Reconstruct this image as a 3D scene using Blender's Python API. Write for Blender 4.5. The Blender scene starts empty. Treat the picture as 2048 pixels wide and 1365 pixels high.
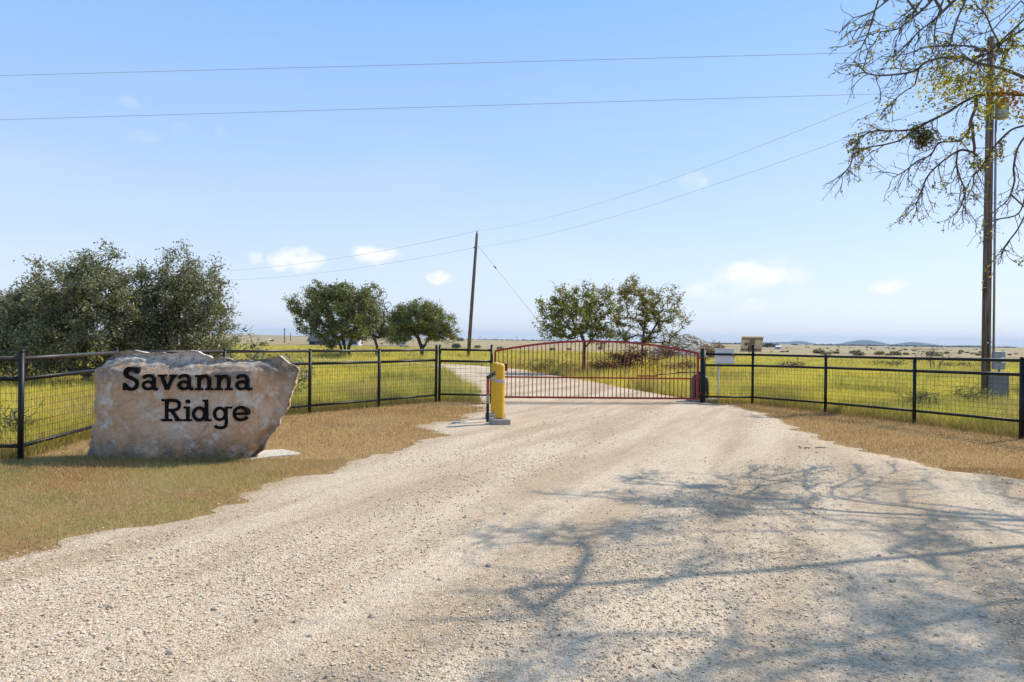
import bpy, math, random
import numpy as np
from mathutils import Vector, Matrix, noise as mnoise

random.seed(7); RNG = np.random.default_rng(7)
SC = bpy.context.scene
COL = SC.collection
R = math.radians

# ------------------------------------------------------------------ camera
F = 1400.0; CX = 1024.0; CY = 682.5; H = 1.65; ROLL = R(0.75)
cam_d = bpy.data.cameras.new('camera'); cam = bpy.data.objects.new('camera', cam_d); COL.objects.link(cam)
cam.location = (0, 0, H); cam.rotation_euler = (math.pi/2, -ROLL, 0)
cam_d.sensor_width = 36; cam_d.lens = F/2048*36; cam_d.clip_end = 40000; cam_d.clip_start = 0.05
SC.camera = cam

# ------------------------------------------------------------------ sky, sun, exposure
SUN = Vector((.80, .48, 1.0)).normalized()
SUN_EL = math.asin(SUN.z); SUN_AZ = math.atan2(SUN.x, SUN.y)
world = bpy.data.worlds.new('World'); SC.world = world; world.use_nodes = True
SKY_STRENGTH = 0.15
def build_world():
    nt = world.node_tree; N = nt.nodes; L = nt.links; N.clear()
    out = N.new('ShaderNodeOutputWorld'); bg = N.new('ShaderNodeBackground'); L.new(bg.outputs[0], out.inputs[0])
    bg.inputs[1].default_value = SKY_STRENGTH
    sky = N.new('ShaderNodeTexSky'); sky.sky_type = 'NISHITA'; sky.sun_disc = False
    sky.sun_elevation = SUN_EL; sky.sun_rotation = SUN_AZ
    sky.altitude = 0; sky.air_density = 1.0; sky.dust_density = 0.6; sky.ozone_density = 2.0
    tc = N.new('ShaderNodeTexCoord'); sep = N.new('ShaderNodeSeparateXYZ'); L.new(tc.outputs['Generated'], sep.inputs[0])
    def m(op, a, b=None, c=None):
        n = N.new('ShaderNodeMath'); n.operation = op
        for i, v in enumerate((a, b, c)):
            if v is None: continue
            if isinstance(v, (int, float)): n.inputs[i].default_value = v
            else: L.new(v, n.inputs[i])
        return n.outputs[0]
    el0 = m('ARCSINE', sep.outputs[2])
    wn = N.new('ShaderNodeTexNoise'); wn.inputs['Scale'].default_value = 22; wn.inputs['Detail'].default_value = 6; wn.inputs['Roughness'].default_value = .62
    L.new(tc.outputs['Generated'], wn.inputs['Vector']); ws = N.new('ShaderNodeSeparateXYZ'); L.new(wn.outputs['Color'], ws.inputs[0])
    az = m('ADD', m('ARCTAN2', sep.outputs[0], sep.outputs[1]), m('MULTIPLY', m('SUBTRACT', ws.outputs[0], .5), .075))
    el = m('ADD', el0, m('MULTIPLY', m('SUBTRACT', ws.outputs[1], .5), .034))
    nz = N.new('ShaderNodeTexNoise'); nz.inputs['Scale'].default_value = 26; nz.inputs['Detail'].default_value = 7
    mp = N.new('ShaderNodeMapping'); mp.inputs['Scale'].default_value = (1, 1, 1.7)
    L.new(tc.outputs['Generated'], mp.inputs[0]); L.new(mp.outputs[0], nz.inputs['Vector'])
    tot = None
    # small fair-weather clouds: pixel box in the photograph -> direction; strength
    for (u, v, hw, hh, s) in [(600,519,52,21,.95),(748,510,56,20,1.0),(880,558,34,14,.8),(1520,548,88,34,.8),(1520,618,48,12,.8),
                              (1785,573,34,13,.75),(1392,362,28,18,.3),(512,515,18,13,.4),(365,256,24,10,.12),(285,276,24,14,.12),
                              (1440,580,80,20,.45),(262,212,22,12,.09),(455,270,16,9,.10)]:
        a, b = (u-CX)/F, (CY-v)/F; c, sn = math.cos(ROLL), math.sin(ROLL)
        d = Vector((a*c-b*sn, 1, a*sn+b*c)).normalized()
        a0 = math.atan2(d.x, d.y); e0 = math.asin(d.z)
        q = m('ADD', m('POWER', m('ABSOLUTE', m('DIVIDE', m('SUBTRACT', az, a0), hw/F*1.08)), 2.0),
                     m('POWER', m('ABSOLUTE', m('DIVIDE', m('SUBTRACT', el, e0), hh/F*1.08)), 2.0))
        k = m('MULTIPLY', m('MAXIMUM', m('SUBTRACT', 1.0, q), 0.0), s*1.2)
        tot = k if tot is None else m('MAXIMUM', tot, k)
    msk = m('MULTIPLY', tot, m('MULTIPLY', m('MAXIMUM', m('SUBTRACT', nz.outputs[0], .30), 0.0), 4.2))
    msk = m('MINIMUM', msk, 0.85)
    # thin high veil, more towards the horizon
    n2 = N.new('ShaderNodeTexNoise'); n2.inputs['Scale'].default_value = 3.0; n2.inputs['Detail'].default_value = 4
    m2 = N.new('ShaderNodeMapping'); m2.inputs['Scale'].default_value = (1, 1, 4)
    L.new(tc.outputs['Generated'], m2.inputs[0]); L.new(m2.outputs[0], n2.inputs['Vector'])
    veil = m('MULTIPLY', m('MAXIMUM', m('SUBTRACT', n2.outputs[0], .45), 0.0), .5)
    fall = m('MAXIMUM', m('SUBTRACT', 1.0, m('MULTIPLY', m('ABSOLUTE', el0), 2.2)), 0.0)
    msk = m('MAXIMUM', msk, m('MULTIPLY', veil, fall))
    gr = N.new('ShaderNodeValToRGB'); ge = gr.color_ramp.elements
    for k, (p, c) in enumerate([(0, (4.05, 4.35, 5.2)), (.06, (3.55, 4.15, 5.3)), (.17, (2.3, 3.4, 5.4)), (.30, (1.35, 2.75, 5.2)), (1.0, (1.2, 1.95, 3.2))]):
        e = ge[k] if k < 2 else ge.new(p)
        e.position = p; e.color = (c[0]/10, c[1]/10, c[2]/10, 1)
    L.new(m('MULTIPLY', m('MAXIMUM', el0, 0.0), 2/math.pi), gr.inputs[0])
    g10 = N.new('ShaderNodeVectorMath'); g10.operation = 'SCALE'; g10.inputs[3].default_value = 10; L.new(gr.outputs[0], g10.inputs[0])
    tint = N.new('ShaderNodeMix'); tint.data_type = 'RGBA'; tint.inputs[0].default_value = .78
    L.new(sky.outputs[0], tint.inputs[6]); L.new(g10.outputs[0], tint.inputs[7])
    mix = N.new('ShaderNodeMix'); mix.data_type = 'RGBA'
    L.new(msk, mix.inputs[0]); L.new(tint.outputs[2], mix.inputs[6]); mix.inputs[7].default_value = (5.6, 5.55, 5.6, 1)
    L.new(mix.outputs[2], bg.inputs[0])
build_world()
sun_d = bpy.data.lights.new('sun', 'SUN'); sun = bpy.data.objects.new('sun', sun_d); COL.objects.link(sun)
sun_d.energy = 3.9; sun_d.angle = R(0.53); sun_d.color = (1.0, .92, .80)
sun.rotation_euler = (-SUN).to_track_quat('-Z', 'Y').to_euler(); sun.location = (30, 20, 40)
SC.view_settings.view_transform = 'Standard'; SC.view_settings.look = 'None'
SC.view_settings.exposure = 0.40; SC.view_settings.gamma = 1.0; SC.view_settings.use_curve_mapping = False
SC.render.engine = 'CYCLES'; SC.cycles.use_denoising = True
SC.cycles.volume_bounces = 0; SC.cycles.max_bounces = 6; SC.cycles.transparent_max_bounces = 8

# ------------------------------------------------------------------ helpers: pixels, terrain
CR, SR = math.cos(ROLL), math.sin(ROLL)
def ray(u, v):
    a, b = (u-CX)/F, (CY-v)/F
    return (a*CR-b*SR, 1.0, a*SR+b*CR)
def P(u, v, d):
    r = ray(u, v); return Vector((r[0]*d, d, H+r[2]*d))
def G(u, v, z=0.0):
    r = ray(u, v); d = (z-H)/r[2]; return Vector((r[0]*d, d, z))
def sm(a, b, x):
    t = np.clip((x-a)/(b-a), 0, 1); return t*t*(3-2*t)
def T(x, y):
    x = np.asarray(x, float); y = np.asarray(y, float)
    rr = np.hypot(x, y)
    z = -1.15*sm(90, 300, y) + 0.0014*np.clip(y-320, 0, 5600)
    z = z + 9*np.exp(-((x+750)/620)**2-((y-1900)/500)**2) - 1.2*sm(40, 400, x)*sm(60, 300, y)
    w = sm(45, 110, rr)
    z = z + w*(.12*np.sin(x*.11+1)*np.cos(y*.08) + .08*np.sin(x*.05-y*.19)) + sm(400, 1500, rr)*.5*np.sin(x*.006+2)*np.sin(y*.004)
    return z
def Tz(x, y): return float(T(x, y))

# ------------------------------------------------------------------ helpers: materials
def nodes(name):
    mt = bpy.data.materials.new(name); mt.use_nodes = True
    return mt, mt.node_tree.nodes, mt.node_tree.links, mt.node_tree.nodes['Principled BSDF']
def simple(name, col, rough=.6, metal=0, var=.25, scale=8, bump=.15, bscale=60, col2=None, spec=.5, bdist=.01):
    mt, N, L, b = nodes(name)
    tc = N.new('ShaderNodeTexCoord')
    nz = N.new('ShaderNodeTexNoise'); nz.inputs['Scale'].default_value = scale; nz.inputs['Detail'].default_value = 8; nz.inputs['Roughness'].default_value = .65
    L.new(tc.outputs['Object'], nz.inputs['Vector'])
    rp = N.new('ShaderNodeValToRGB'); c2 = col2 or tuple(c*(1-var) for c in col)
    rp.color_ramp.elements[0].position = .35; rp.color_ramp.elements[1].position = .65
    rp.color_ramp.elements[0].color = (*c2, 1); rp.color_ramp.elements[1].color = (*col, 1)
    L.new(nz.outputs[0], rp.inputs[0]); L.new(rp.outputs[0], b.inputs['Base Color'])
    b.inputs['Roughness'].default_value = rough; b.inputs['Metallic'].default_value = metal
    b.inputs['Specular IOR Level'].default_value = spec
    if bump:
        n2 = N.new('ShaderNodeTexNoise'); n2.inputs['Scale'].default_value = bscale; n2.inputs['Detail'].default_value = 6
        L.new(tc.outputs['Object'], n2.inputs['Vector'])
        bp = N.new('ShaderNodeBump'); bp.inputs['Strength'].default_value = bump; bp.inputs['Distance'].default_value = bdist
        L.new(n2.outputs[0], bp.inputs['Height']); L.new(bp.outputs[0], b.inputs['Normal'])
    return mt
def attr_mat(name, rough=.6, transl=.0, spec=.3, tint=(1.25, 1.2, .7)):
    mt, N, L, b = nodes(name)
    at = N.new('ShaderNodeAttribute'); at.attribute_name = 'col'
    L.new(at.outputs['Color'], b.inputs['Base Color']); b.inputs['Roughness'].default_value = rough
    b.inputs['Specular IOR Level'].default_value = spec
    if transl:
        tr = N.new('ShaderNodeBsdfTranslucent'); mx = N.new('ShaderNodeMixShader'); mx.inputs[0].default_value = transl
        mu = N.new('ShaderNodeMix'); mu.data_type = 'RGBA'; mu.blend_type = 'MULTIPLY'; mu.inputs[0].default_value = 1
        L.new(at.outputs['Color'], mu.inputs[6]); mu.inputs[7].default_value = (*tint, 1); L.new(mu.outputs[2], tr.inputs[0])
        L.new(b.outputs[0], mx.inputs[1]); L.new(tr.outputs[0], mx.inputs[2]); L.new(mx.outputs[0], N['Material Output'].inputs[0])
    return mt

M = {}
M['black'] = simple('black_paint', (.009, .009, .010), .46, 0, .3, 14, .12, 90, spec=.32)
M['black_worn'] = simple('worn_black_paint', (.016, .015, .016), .46, 0, .2, 9, .15, 80, col2=(.055, .042, .036))
M['wire'] = simple('wire', (.03, .028, .026), .5, .3, .3, 20, 0)
M['red'] = simple('red_paint', (.34, .011, .012), .42, 0, .35, 10, .1, 80)
M['yellow'] = simple('yellow_sleeve', (.76, .42, .006), .5, 0, .2, 9, .08, 40)
M['band'] = simple('grey_band', (.46, .43, .43), .35, 0, .15, 30, .05, 60)
M['concrete'] = simple('concrete', (.36, .33, .29), .9, 0, .3, 10, .4, 50)
M['tape_red'] = simple('red_tape', (.42, .04, .03), .35, 0, .15, 20, 0)
M['tape_tan'] = simple('tan_tape', (.36, .30, .25), .4, 0, .2, 30, .05)
M['darkplastic'] = simple('dark_plastic', (.02, .021, .022), .45, 0, .2, 12, .05)
M['white'] = simple('white_enclosure', (.74, .74, .75), .45, 0, .1, 8, .04)
M['galv'] = simple('grey_steel', (.30, .33, .36), .45, .3, .2, 12, .05)
M['grey_box'] = simple('grey_box', (.17, .19, .21), .45, .2, .15, 10, .04)
M['tan_panel'] = simple('tan_backsheet', (.74, .66, .52), .6, 0, .1, 8, .03)
M['tan_dark'] = simple('tan_bracket', (.22, .18, .13), .6, 0, .15, 10, .03)
M['cell'] = simple('solar_cell', (.01, .013, .03), .15, 0, .2, 30, 0)
M['pole'] = None
M['bark'] = simple('bark', (.085, .07, .058), .9, 0, .5, 9, .8, 40)
M['bark_light'] = simple('pale_bark', (.15, .125, .105), .9, 0, .5, 7, .8, 40)
M['leaf'] = attr_mat('leaf', .45, .32, .5)
M['leaf_soft'] = attr_mat('leaf_soft', .55, .45, .35)
M['grass'] = attr_mat('grass_blade', .65, .35, .25, (1.15, 1.1, .8))
M['stone'] = attr_mat('gravel_stone', .85, 0, .25)
M['letter'] = simple('black_letter', (.006, .006, .007), .75, 0, .3, 14, .1, 60, spec=.12)
M['wirecable'] = simple('cable', (.30, .30, .31), .5, .5, .1, 10, 0)
M['porcelain'] = simple('insulator_grey', (.06, .05, .05), .55, 0, .2, 10, 0)
M['roof'] = simple('grey_roof', (.09, .095, .105), .95, 0, .25, 2, .1, 10, spec=.05)
M['barnwall'] = simple('dark_boards', (.055, .06, .08), .8, 0, .3, 2, .1, 10)
M['housewall'] = simple('white_boards', (.62, .63, .66), .7, 0, .1, 2, .05, 10)
M['glass'] = simple('dark_glass', (.02, .025, .035), .1, 0, .2, 3, 0)
M['tyre'] = simple('tyre', (.02, .02, .02), .8, 0, .2, 10, .1)
def pole_mat():
    mt, N, L, b = nodes('weathered_pole')
    tc = N.new('ShaderNodeTexCoord'); mp = N.new('ShaderNodeMapping'); mp.inputs['Scale'].default_value = (22, 22, 1.3)
    L.new(tc.outputs['Object'], mp.inputs[0])
    nz = N.new('ShaderNodeTexNoise'); nz.inputs['Scale'].default_value = 1.0; nz.inputs['Detail'].default_value = 9; L.new(mp.outputs[0], nz.inputs['Vector'])
    rp = N.new('ShaderNodeValToRGB'); rp.color_ramp.elements[0].position = .36; rp.color_ramp.elements[1].position = .68
    rp.color_ramp.elements[0].color = (.045, .032, .027, 1); rp.color_ramp.elements[1].color = (.23, .165, .13, 1)
    L.new(nz.outputs[0], rp.inputs[0]); L.new(rp.outputs[0], b.inputs['Base Color']); b.inputs['Roughness'].default_value = .9
    bp = N.new('ShaderNodeBump'); bp.inputs['Strength'].default_value = .6; bp.inputs['Distance'].default_value = .02
    L.new(nz.outputs[0], bp.inputs['Height']); L.new(bp.outputs[0], b.inputs['Normal'])
    return mt
M['pole'] = pole_mat()

# ------------------------------------------------------------------ helpers: objects
def tag(o, label=None, cat=None, group=None, kind=None):
    if label: o['label'] = label
    if cat: o['category'] = cat
    if group: o['group'] = group
    if kind: o['kind'] = kind
    return o
def thing(name, loc, label, cat, group=None):
    o = bpy.data.objects.new(name, None); o.location = loc; o.empty_display_size = .2; COL.objects.link(o)
    return tag(o, label, cat, group)
def wloc(o):
    v = Vector((0, 0, 0))
    while o: v += o.location; o = o.parent
    return v
class MB:
    def __init__(s): s.v = []; s.f = []; s.sm = []
    def add(s, vs, fs, smooth=False):
        n = len(s.v); s.v += [tuple(v) for v in vs]; s.f += [tuple(i+n for i in f) for f in fs]; s.sm += [smooth]*len(fs); return s
    def box(s, c, size, ax=None, bev=0):
        hx, hy, hz = size[0]/2, size[1]/2, size[2]/2; c = Vector(c)
        X, Y, Z = ax if ax else (Vector((1,0,0)), Vector((0,1,0)), Vector((0,0,1)))
        b = min(bev, hx*.45, hy*.45, hz*.45)
        if b <= 0:
            vs = [c+X*(i*hx)+Y*(j*hy)+Z*(k*hz) for k in (-1,1) for j in (-1,1) for i in (-1,1)]
            fs = [(0,2,3,1),(4,5,7,6),(0,1,5,4),(2,6,7,3),(0,4,6,2),(1,3,7,5)]
            return s.add(vs, fs)
        import bmesh
        bm = bmesh.new(); bmesh.ops.create_cube(bm, size=1)
        for v in bm.verts: v.co = Vector((v.co.x*2*hx, v.co.y*2*hy, v.co.z*2*hz))
        bmesh.ops.bevel(bm, geom=list(bm.edges), offset=b, segments=2, affect='EDGES', profile=.5)
        bm.verts.index_update()
        vs = [c+X*v.co.x+Y*v.co.y+Z*v.co.z for v in bm.verts]; fs = [[v.index for v in f.verts] for f in bm.faces]; bm.free()
        return s.add(vs, fs)
    def tube(s, pts, rad, n=10, caps=True, smooth=True):
        pts = [Vector(p) for p in pts]; k = len(pts)
        rad = rad if isinstance(rad, (list, tuple)) else [rad]*k
        vs = []; t0 = None; up = None
        for i in range(k):
            t = (pts[min(i+1, k-1)]-pts[max(i-1, 0)]).normalized()
            if up is None:
                up = Vector((0,0,1)) if abs(t.z) < .9 else Vector((1,0,0))
            a = t.cross(up).normalized(); b = t.cross(a).normalized(); up = -b
            for j in range(n):
                th = 2*math.pi*j/n; vs.append(pts[i]+(a*math.cos(th)+b*math.sin(th))*rad[i])
        fs = [(i*n+j, i*n+(j+1) % n, (i+1)*n+(j+1) % n, (i+1)*n+j) for i in range(k-1) for j in range(n)]
        n0 = len(s.v); s.add(vs, fs, smooth)
        if caps:
            s.f += [tuple(n0+j for j in range(n))[::-1], tuple(n0+(k-1)*n+j for j in range(n))]; s.sm += [False, False]
        return s
    def lathe(s, c, prof, n=20, smooth=True):
        c = Vector(c); vs = [c+Vector((r*math.cos(2*math.pi*j/n), r*math.sin(2*math.pi*j/n), z)) for r, z in prof for j in range(n)]
        k = len(prof); fs = [(i*n+j, i*n+(j+1) % n, (i+1)*n+(j+1) % n, (i+1)*n+j) for i in range(k-1) for j in range(n)]
        n0 = len(s.v); s.add(vs, fs, smooth)
        s.f += [tuple(n0+j for j in range(n))[::-1], tuple(n0+(k-1)*n+j for j in range(n))]; s.sm += [False]*2
        return s
    def build(s, name, mat, parent=None):
        off = wloc(parent) if parent else Vector((0, 0, 0))
        me = bpy.data.meshes.new(name); me.from_pydata([(v[0]-off.x, v[1]-off.y, v[2]-off.z) for v in s.v], [], s.f)
        me.polygons.foreach_set('use_smooth', s.sm); me.materials.append(mat); me.update()
        o = bpy.data.objects.new(name, me); COL.objects.link(o); o.parent = parent
        return o
def np_obj(name, V, Fc, mat, parent=None, col=None, smooth=False):
    """V (n,3), Fc (m,k) constant-size faces, fast."""
    off = np.array(wloc(parent)) if parent else 0
    V = np.asarray(V, np.float32)-off; Fc = np.asarray(Fc, np.int32); k = Fc.shape[1]
    me = bpy.data.meshes.new(name); me.vertices.add(len(V)); me.vertices.foreach_set('co', V.astype(np.float32).ravel())
    me.loops.add(Fc.size); me.loops.foreach_set('vertex_index', Fc.ravel())
    me.polygons.add(len(Fc)); me.polygons.foreach_set('loop_start', np.arange(0, Fc.size, k, dtype=np.int32))
    me.polygons.foreach_set('use_smooth', np.full(len(Fc), smooth))
    if col is not None:
        a = me.attributes.new('col', 'FLOAT_COLOR', 'POINT')
        a.data.foreach_set('color', np.concatenate([col, np.ones((len(col), 1))], 1).astype(np.float32).ravel())
    me.materials.append(mat); me.update(calc_edges=True); me.validate()
    o = bpy.data.objects.new(name, me); COL.objects.link(o); o.parent = parent
    return o
def inpoly(x, y, poly):
    x = np.asarray(x); y = np.asarray(y); ins = np.zeros(x.shape, bool); n = len(poly)
    for i in range(n):
        x1, y1 = poly[i]; x2, y2 = poly[(i+1) % n]
        if y1 == y2: continue
        c = ((y1 > y) != (y2 > y)) & (x < (x2-x1)*(y-y1)/(y2-y1)+x1)
        ins ^= c
    return ins
def vnoise(x, y, s, seed=0.0):
    """cheap smooth 2-d value noise in numpy, 0..1"""
    x = np.asarray(x)*s+seed*17.3; y = np.asarray(y)*s+seed*9.1
    xi = np.floor(x); yi = np.floor(y); fx = x-xi; fy = y-yi; fx = fx*fx*(3-2*fx); fy = fy*fy*(3-2*fy)
    def h(a, b):
        t = np.sin(a*127.1+b*311.7)*43758.5453; return t-np.floor(t)
    return (h(xi,yi)*(1-fx)+h(xi+1,yi)*fx)*(1-fy)+(h(xi,yi+1)*(1-fx)+h(xi+1,yi+1)*fx)*fy
def fbm(x, y, s, seed=0.0):
    return (vnoise(x,y,s,seed)*.5+vnoise(x,y,s*2.1,seed+1)*.28+vnoise(x,y,s*4.3,seed+2)*.15+vnoise(x,y,s*9,seed+3)*.07)

# ------------------------------------------------------------------ ground, lawn, drive
def field_mat():
    mt, N, L, b = nodes('pasture_ground')
    tc = N.new('ShaderNodeTexCoord'); sep = N.new('ShaderNodeSeparateXYZ'); L.new(tc.outputs['Object'], sep.inputs[0])
    def noise(sc, det=6, vec=None):
        n = N.new('ShaderNodeTexNoise'); n.inputs['Scale'].default_value = sc; n.inputs['Detail'].default_value = det
        L.new(vec or tc.outputs['Object'], n.inputs['Vector']); return n.outputs[0]
    def ramp(f, *st):
        r = N.new('ShaderNodeValToRGB'); e = r.color_ramp.elements
        while len(e) < len(st): e.new(.5)
        for k, (p, c) in enumerate(st): e[k].position = p; e[k].color = (*c, 1)
        L.new(f, r.inputs[0]); return r.outputs[0]
    near = ramp(noise(.35, 9), (.32, (.26, .22, .055)), (.5, (.46, .385, .065)), (.66, (.58, .47, .07)))
    mp = N.new('ShaderNodeMapping'); mp.inputs['Scale'].default_value = (.008, .022, 1); L.new(tc.outputs['Object'], mp.inputs[0])
    far = ramp(noise(1.0, 10, mp.outputs[0]), (.36, (.19, .135, .085)), (.47, (.34, .265, .15)), (.56, (.40, .32, .17)), (.64, (.33, .30, .10)))
    # pasture turns from yellow broomweed to tan grass with distance, at an uneven line that runs farther out on the west side
    nn = noise(.03, 4)
    mm = N.new('ShaderNodeMath'); mm.operation = 'MULTIPLY_ADD'; mm.inputs[1].default_value = .8; L.new(sep.outputs[0], mm.inputs[0]); L.new(sep.outputs[1], mm.inputs[2])
    m3 = N.new('ShaderNodeMath'); m3.operation = 'MULTIPLY_ADD'; m3.inputs[1].default_value = 60; L.new(nn, m3.inputs[0]); L.new(mm.outputs[0], m3.inputs[2])
    mr = N.new('ShaderNodeMapRange'); mr.inputs[1].default_value = 125; mr.inputs[2].default_value = 175; L.new(m3.outputs[0], mr.inputs[0])
    mx = N.new('ShaderNodeMix'); mx.data_type = 'RGBA'; L.new(mr.outputs[0], mx.inputs[0]); L.new(near, mx.inputs[6]); L.new(far, mx.inputs[7])
    L.new(mx.outputs[2], b.inputs['Base Color']); b.inputs['Roughness'].default_value = .95; b.inputs['Specular IOR Level'].default_value = .1
    bp = N.new('ShaderNodeBump'); bp.inputs['Strength'].default_value = .7; bp.inputs['Distance'].default_value = .15
    L.new(noise(2.2, 8), bp.inputs['Height']); L.new(bp.outputs[0], b.inputs['Normal'])
    return mt
def graded(a, b, step, grow, lim):
    out = [0.0]; s = step
    while out[-1] < lim:
        out.append(out[-1]+s)
        if out[-1] > a: s *= grow
    return out
gx = graded(30, 0, 2.0, 1.10, 9000); xs = np.array([-v for v in gx[::-1]][:-1]+gx)
gy = graded(60, 0, 2.0, 1.07, 12000); ys = np.array([-40, -20, -10, -4]+gy)
XX, YY = np.meshgrid(xs, ys); ZZ = T(XX, YY)
nx, ny = len(xs), len(ys)
idx = np.arange(nx*ny).reshape(ny, nx)
quads = np.stack([idx[:-1,:-1], idx[:-1,1:], idx[1:,1:], idx[1:,:-1]], -1).reshape(-1, 4)
ground = np_obj('ground', np.stack([XX, YY, ZZ], -1).reshape(-1, 3), quads, field_mat(), smooth=True)
tag(ground, kind='structure')

FL = [G(45, 922), G(616, 832), G(878, 806)]                 # left fence key posts
pA = Vector((-6.42, 9.17, 0)); pB = Vector((-6.80, 12.03, 0)); pE = Vector((-1.99, 18.48, 0))
left_pts = [Vector((-8.75, 9.12, 0)), pA]+[pB.lerp(pE, k/4) for k in range(5)]
gateL = Vector((-.53, 18.42, 0)); gateR = Vector((5.22, 19.1, 0))
right_pts = [gateR, Vector((6.60, 19.16, 0)), Vector((7.63, 17.0, 0)), Vector((8.50, 14.76, 0)), Vector((9.18, 12.58, 0)), Vector((9.88, 10.2, 0))]
lawn_poly = [(-40, 8.9), (-8.75, 9.25), (-6.42, 9.3)]+[(p.x-.12, p.y+.12) for p in left_pts[2:]]+[(-.5, 18.75), (5.2, 19.4), (6.7, 19.3)]+[(p.x+.15, p.y+.05) for p in right_pts[2:]]+[(12, 4), (40, 0), (40, -30), (-40, -30)]
def lawn_mat():
    mt, N, L, b = nodes('dry_lawn')
    tc = N.new('ShaderNodeTexCoord')
    def noise(sc, det=6):
        n = N.new('ShaderNodeTexNoise'); n.inputs['Scale'].default_value = sc; n.inputs['Detail'].default_value = det; n.inputs['Roughness'].default_value = .7
        L.new(tc.outputs['Object'], n.inputs['Vector']); return n.outputs[0]
    r = N.new('ShaderNodeValToRGB'); e = r.color_ramp.elements; e.new(.5)
    for k, (p, c) in enumerate([(.3, (.22, .135, .06)), (.5, (.40, .26, .115)), (.7, (.52, .37, .19))]): e[k].position = p; e[k].color = (*c, 1)
    L.new(noise(14, 9), r.inputs[0])
    L.new(r.outputs[0], b.inputs['Base Color']); b.inputs['Roughness'].default_value = .95; b.inputs['Specular IOR Level'].default_value = .1
    bp = N.new('ShaderNodeBump'); bp.inputs['Strength'].default_value = .8; bp.inputs['Distance'].default_value = .03
    L.new(noise(45, 6), bp.inputs['Height']); L.new(bp.outputs[0], b.inputs['Normal'])
    return mt
import bmesh
def poly_sheet(name, poly, z, mat):
    bm = bmesh.new(); f = bm.faces.new([bm.verts.new((x, y, z)) for x, y in poly]); f.normal_update()
    if f.normal.z < 0: f.normal_flip()
    bmesh.ops.triangulate(bm, faces=[f]); me = bpy.data.meshes.new(name); bm.to_mesh(me); bm.free(); me.materials.append(mat)
    o = bpy.data.objects.new(name, me); COL.objects.link(o); return o
tag(poly_sheet('lawn', lawn_poly, .004, lawn_mat()), kind='structure')

def gravel_mat():
    mt, N, L, b = nodes('caliche_gravel')
    tc = N.new('ShaderNodeTexCoord')
    def noise(sc, det=6, rough=.6, vec=None):
        n = N.new('ShaderNodeTexNoise'); n.inputs['Scale'].default_value = sc; n.inputs['Detail'].default_value = det; n.inputs['Roughness'].default_value = rough
        L.new(vec or tc.outputs['Object'], n.inputs['Vector']); return n.outputs[0]
    def vor(sc, feat='F1'):
        n = N.new('ShaderNodeTexVoronoi'); n.inputs['Scale'].default_value = sc; n.feature = feat
        L.new(tc.outputs['Object'], n.inputs['Vector']); return n
    mp = N.new('ShaderNodeMapping'); mp.vector_type = 'TEXTURE'; mp.inputs['Scale'].default_value = (.8, 6.0, 1); mp.inputs['Rotation'].default_value = (0, 0, R(-24)); L.new(tc.outputs['Object'], mp.inputs[0])
    big = noise(1.1, 5, .55, mp.outputs[0])          # long wheel-track streaks: loose stone or packed dust
    r1 = N.new('ShaderNodeValToRGB'); e = r1.color_ramp.elements
    e[0].position = .40; e[0].color = (.55, .425, .29, 1); e[1].position = .58; e[1].color = (.71, .575, .42, 1); L.new(big, r1.inputs[0])
    v = vor(70); v2 = vor(150)
    r2 = N.new('ShaderNodeValToRGB'); e = r2.color_ramp.elements; e.new(.5)
    for k, (p, c) in enumerate([(.0, (.55, .5, .44)), (.45, (1, 1, 1)), (1, (1.12, 1.1, 1.06))]): e[k].position = p; e[k].color = (*c, 1)
    sp = N.new('ShaderNodeSeparateXYZ'); L.new(v.outputs['Color'], sp.inputs[0]); L.new(sp.outputs[0], r2.inputs[0])
    mu = N.new('ShaderNodeMix'); mu.data_type = 'RGBA'; mu.blend_type = 'MULTIPLY'; mu.inputs[0].default_value = .8
    L.new(r1.outputs[0], mu.inputs[6]); L.new(r2.outputs[0], mu.inputs[7])
    nf = noise(24, 8, .7); r3 = N.new('ShaderNodeValToRGB'); e = r3.color_ramp.elements
    e[0].position = .32; e[0].color = (.50, .43, .36, 1); e[1].position = .48; e[1].color = (1, 1, 1, 1); L.new(nf, r3.inputs[0])
    m2 = N.new('ShaderNodeMix'); m2.data_type = 'RGBA'; m2.blend_type = 'MULTIPLY'; m2.inputs[0].default_value = .7
    L.new(mu.outputs[2], m2.inputs[6]); L.new(r3.outputs[0], m2.inputs[7]); L.new(m2.outputs[2], b.inputs['Base Color'])
    b.inputs['Roughness'].default_value = .92; b.inputs['Specular IOR Level'].default_value = .15
    ad = N.new('ShaderNodeMath'); ad.operation = 'MULTIPLY_ADD'; ad.inputs[1].default_value = -.8; L.new(v.outputs['Distance'], ad.inputs[0]); L.new(noise(60, 6), ad.inputs[2])
    a2 = N.new('ShaderNodeMath'); a2.operation = 'MULTIPLY_ADD'; a2.inputs[1].default_value = -.35; L.new(v2.outputs['Distance'], a2.inputs[0]); L.new(ad.outputs[0], a2.inputs[2])
    bp = N.new('ShaderNodeBump'); bp.inputs['Strength'].default_value = .75; bp.inputs['Distance'].default_value = .018
    L.new(a2.outputs[0], bp.inputs['Height']); L.new(bp.outputs[0], b.inputs['Normal'])
    return mt
Lp = [(-16, 1.0), (-9, 3.2), (-5.4, 4.35)]+[tuple(G(u, v).xy) for u, v in [(0,1125),(130,1095),(250,1065),(345,1045),(490,1000),(560,975),(640,945),(740,915),(830,885),(885,866)]]+[(-1.62, 13.7), (-1.2, 14.4), (-.95, 15.6), (-.75, 17.0), (-.62, 18.2), (-.75, 19.5), (-1.15, 22), (-1.9, 26.2), (-2.7, 33), (-4.4, 41), (-8.5, 46.5), (-20, 53), (-40, 58)]
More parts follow.
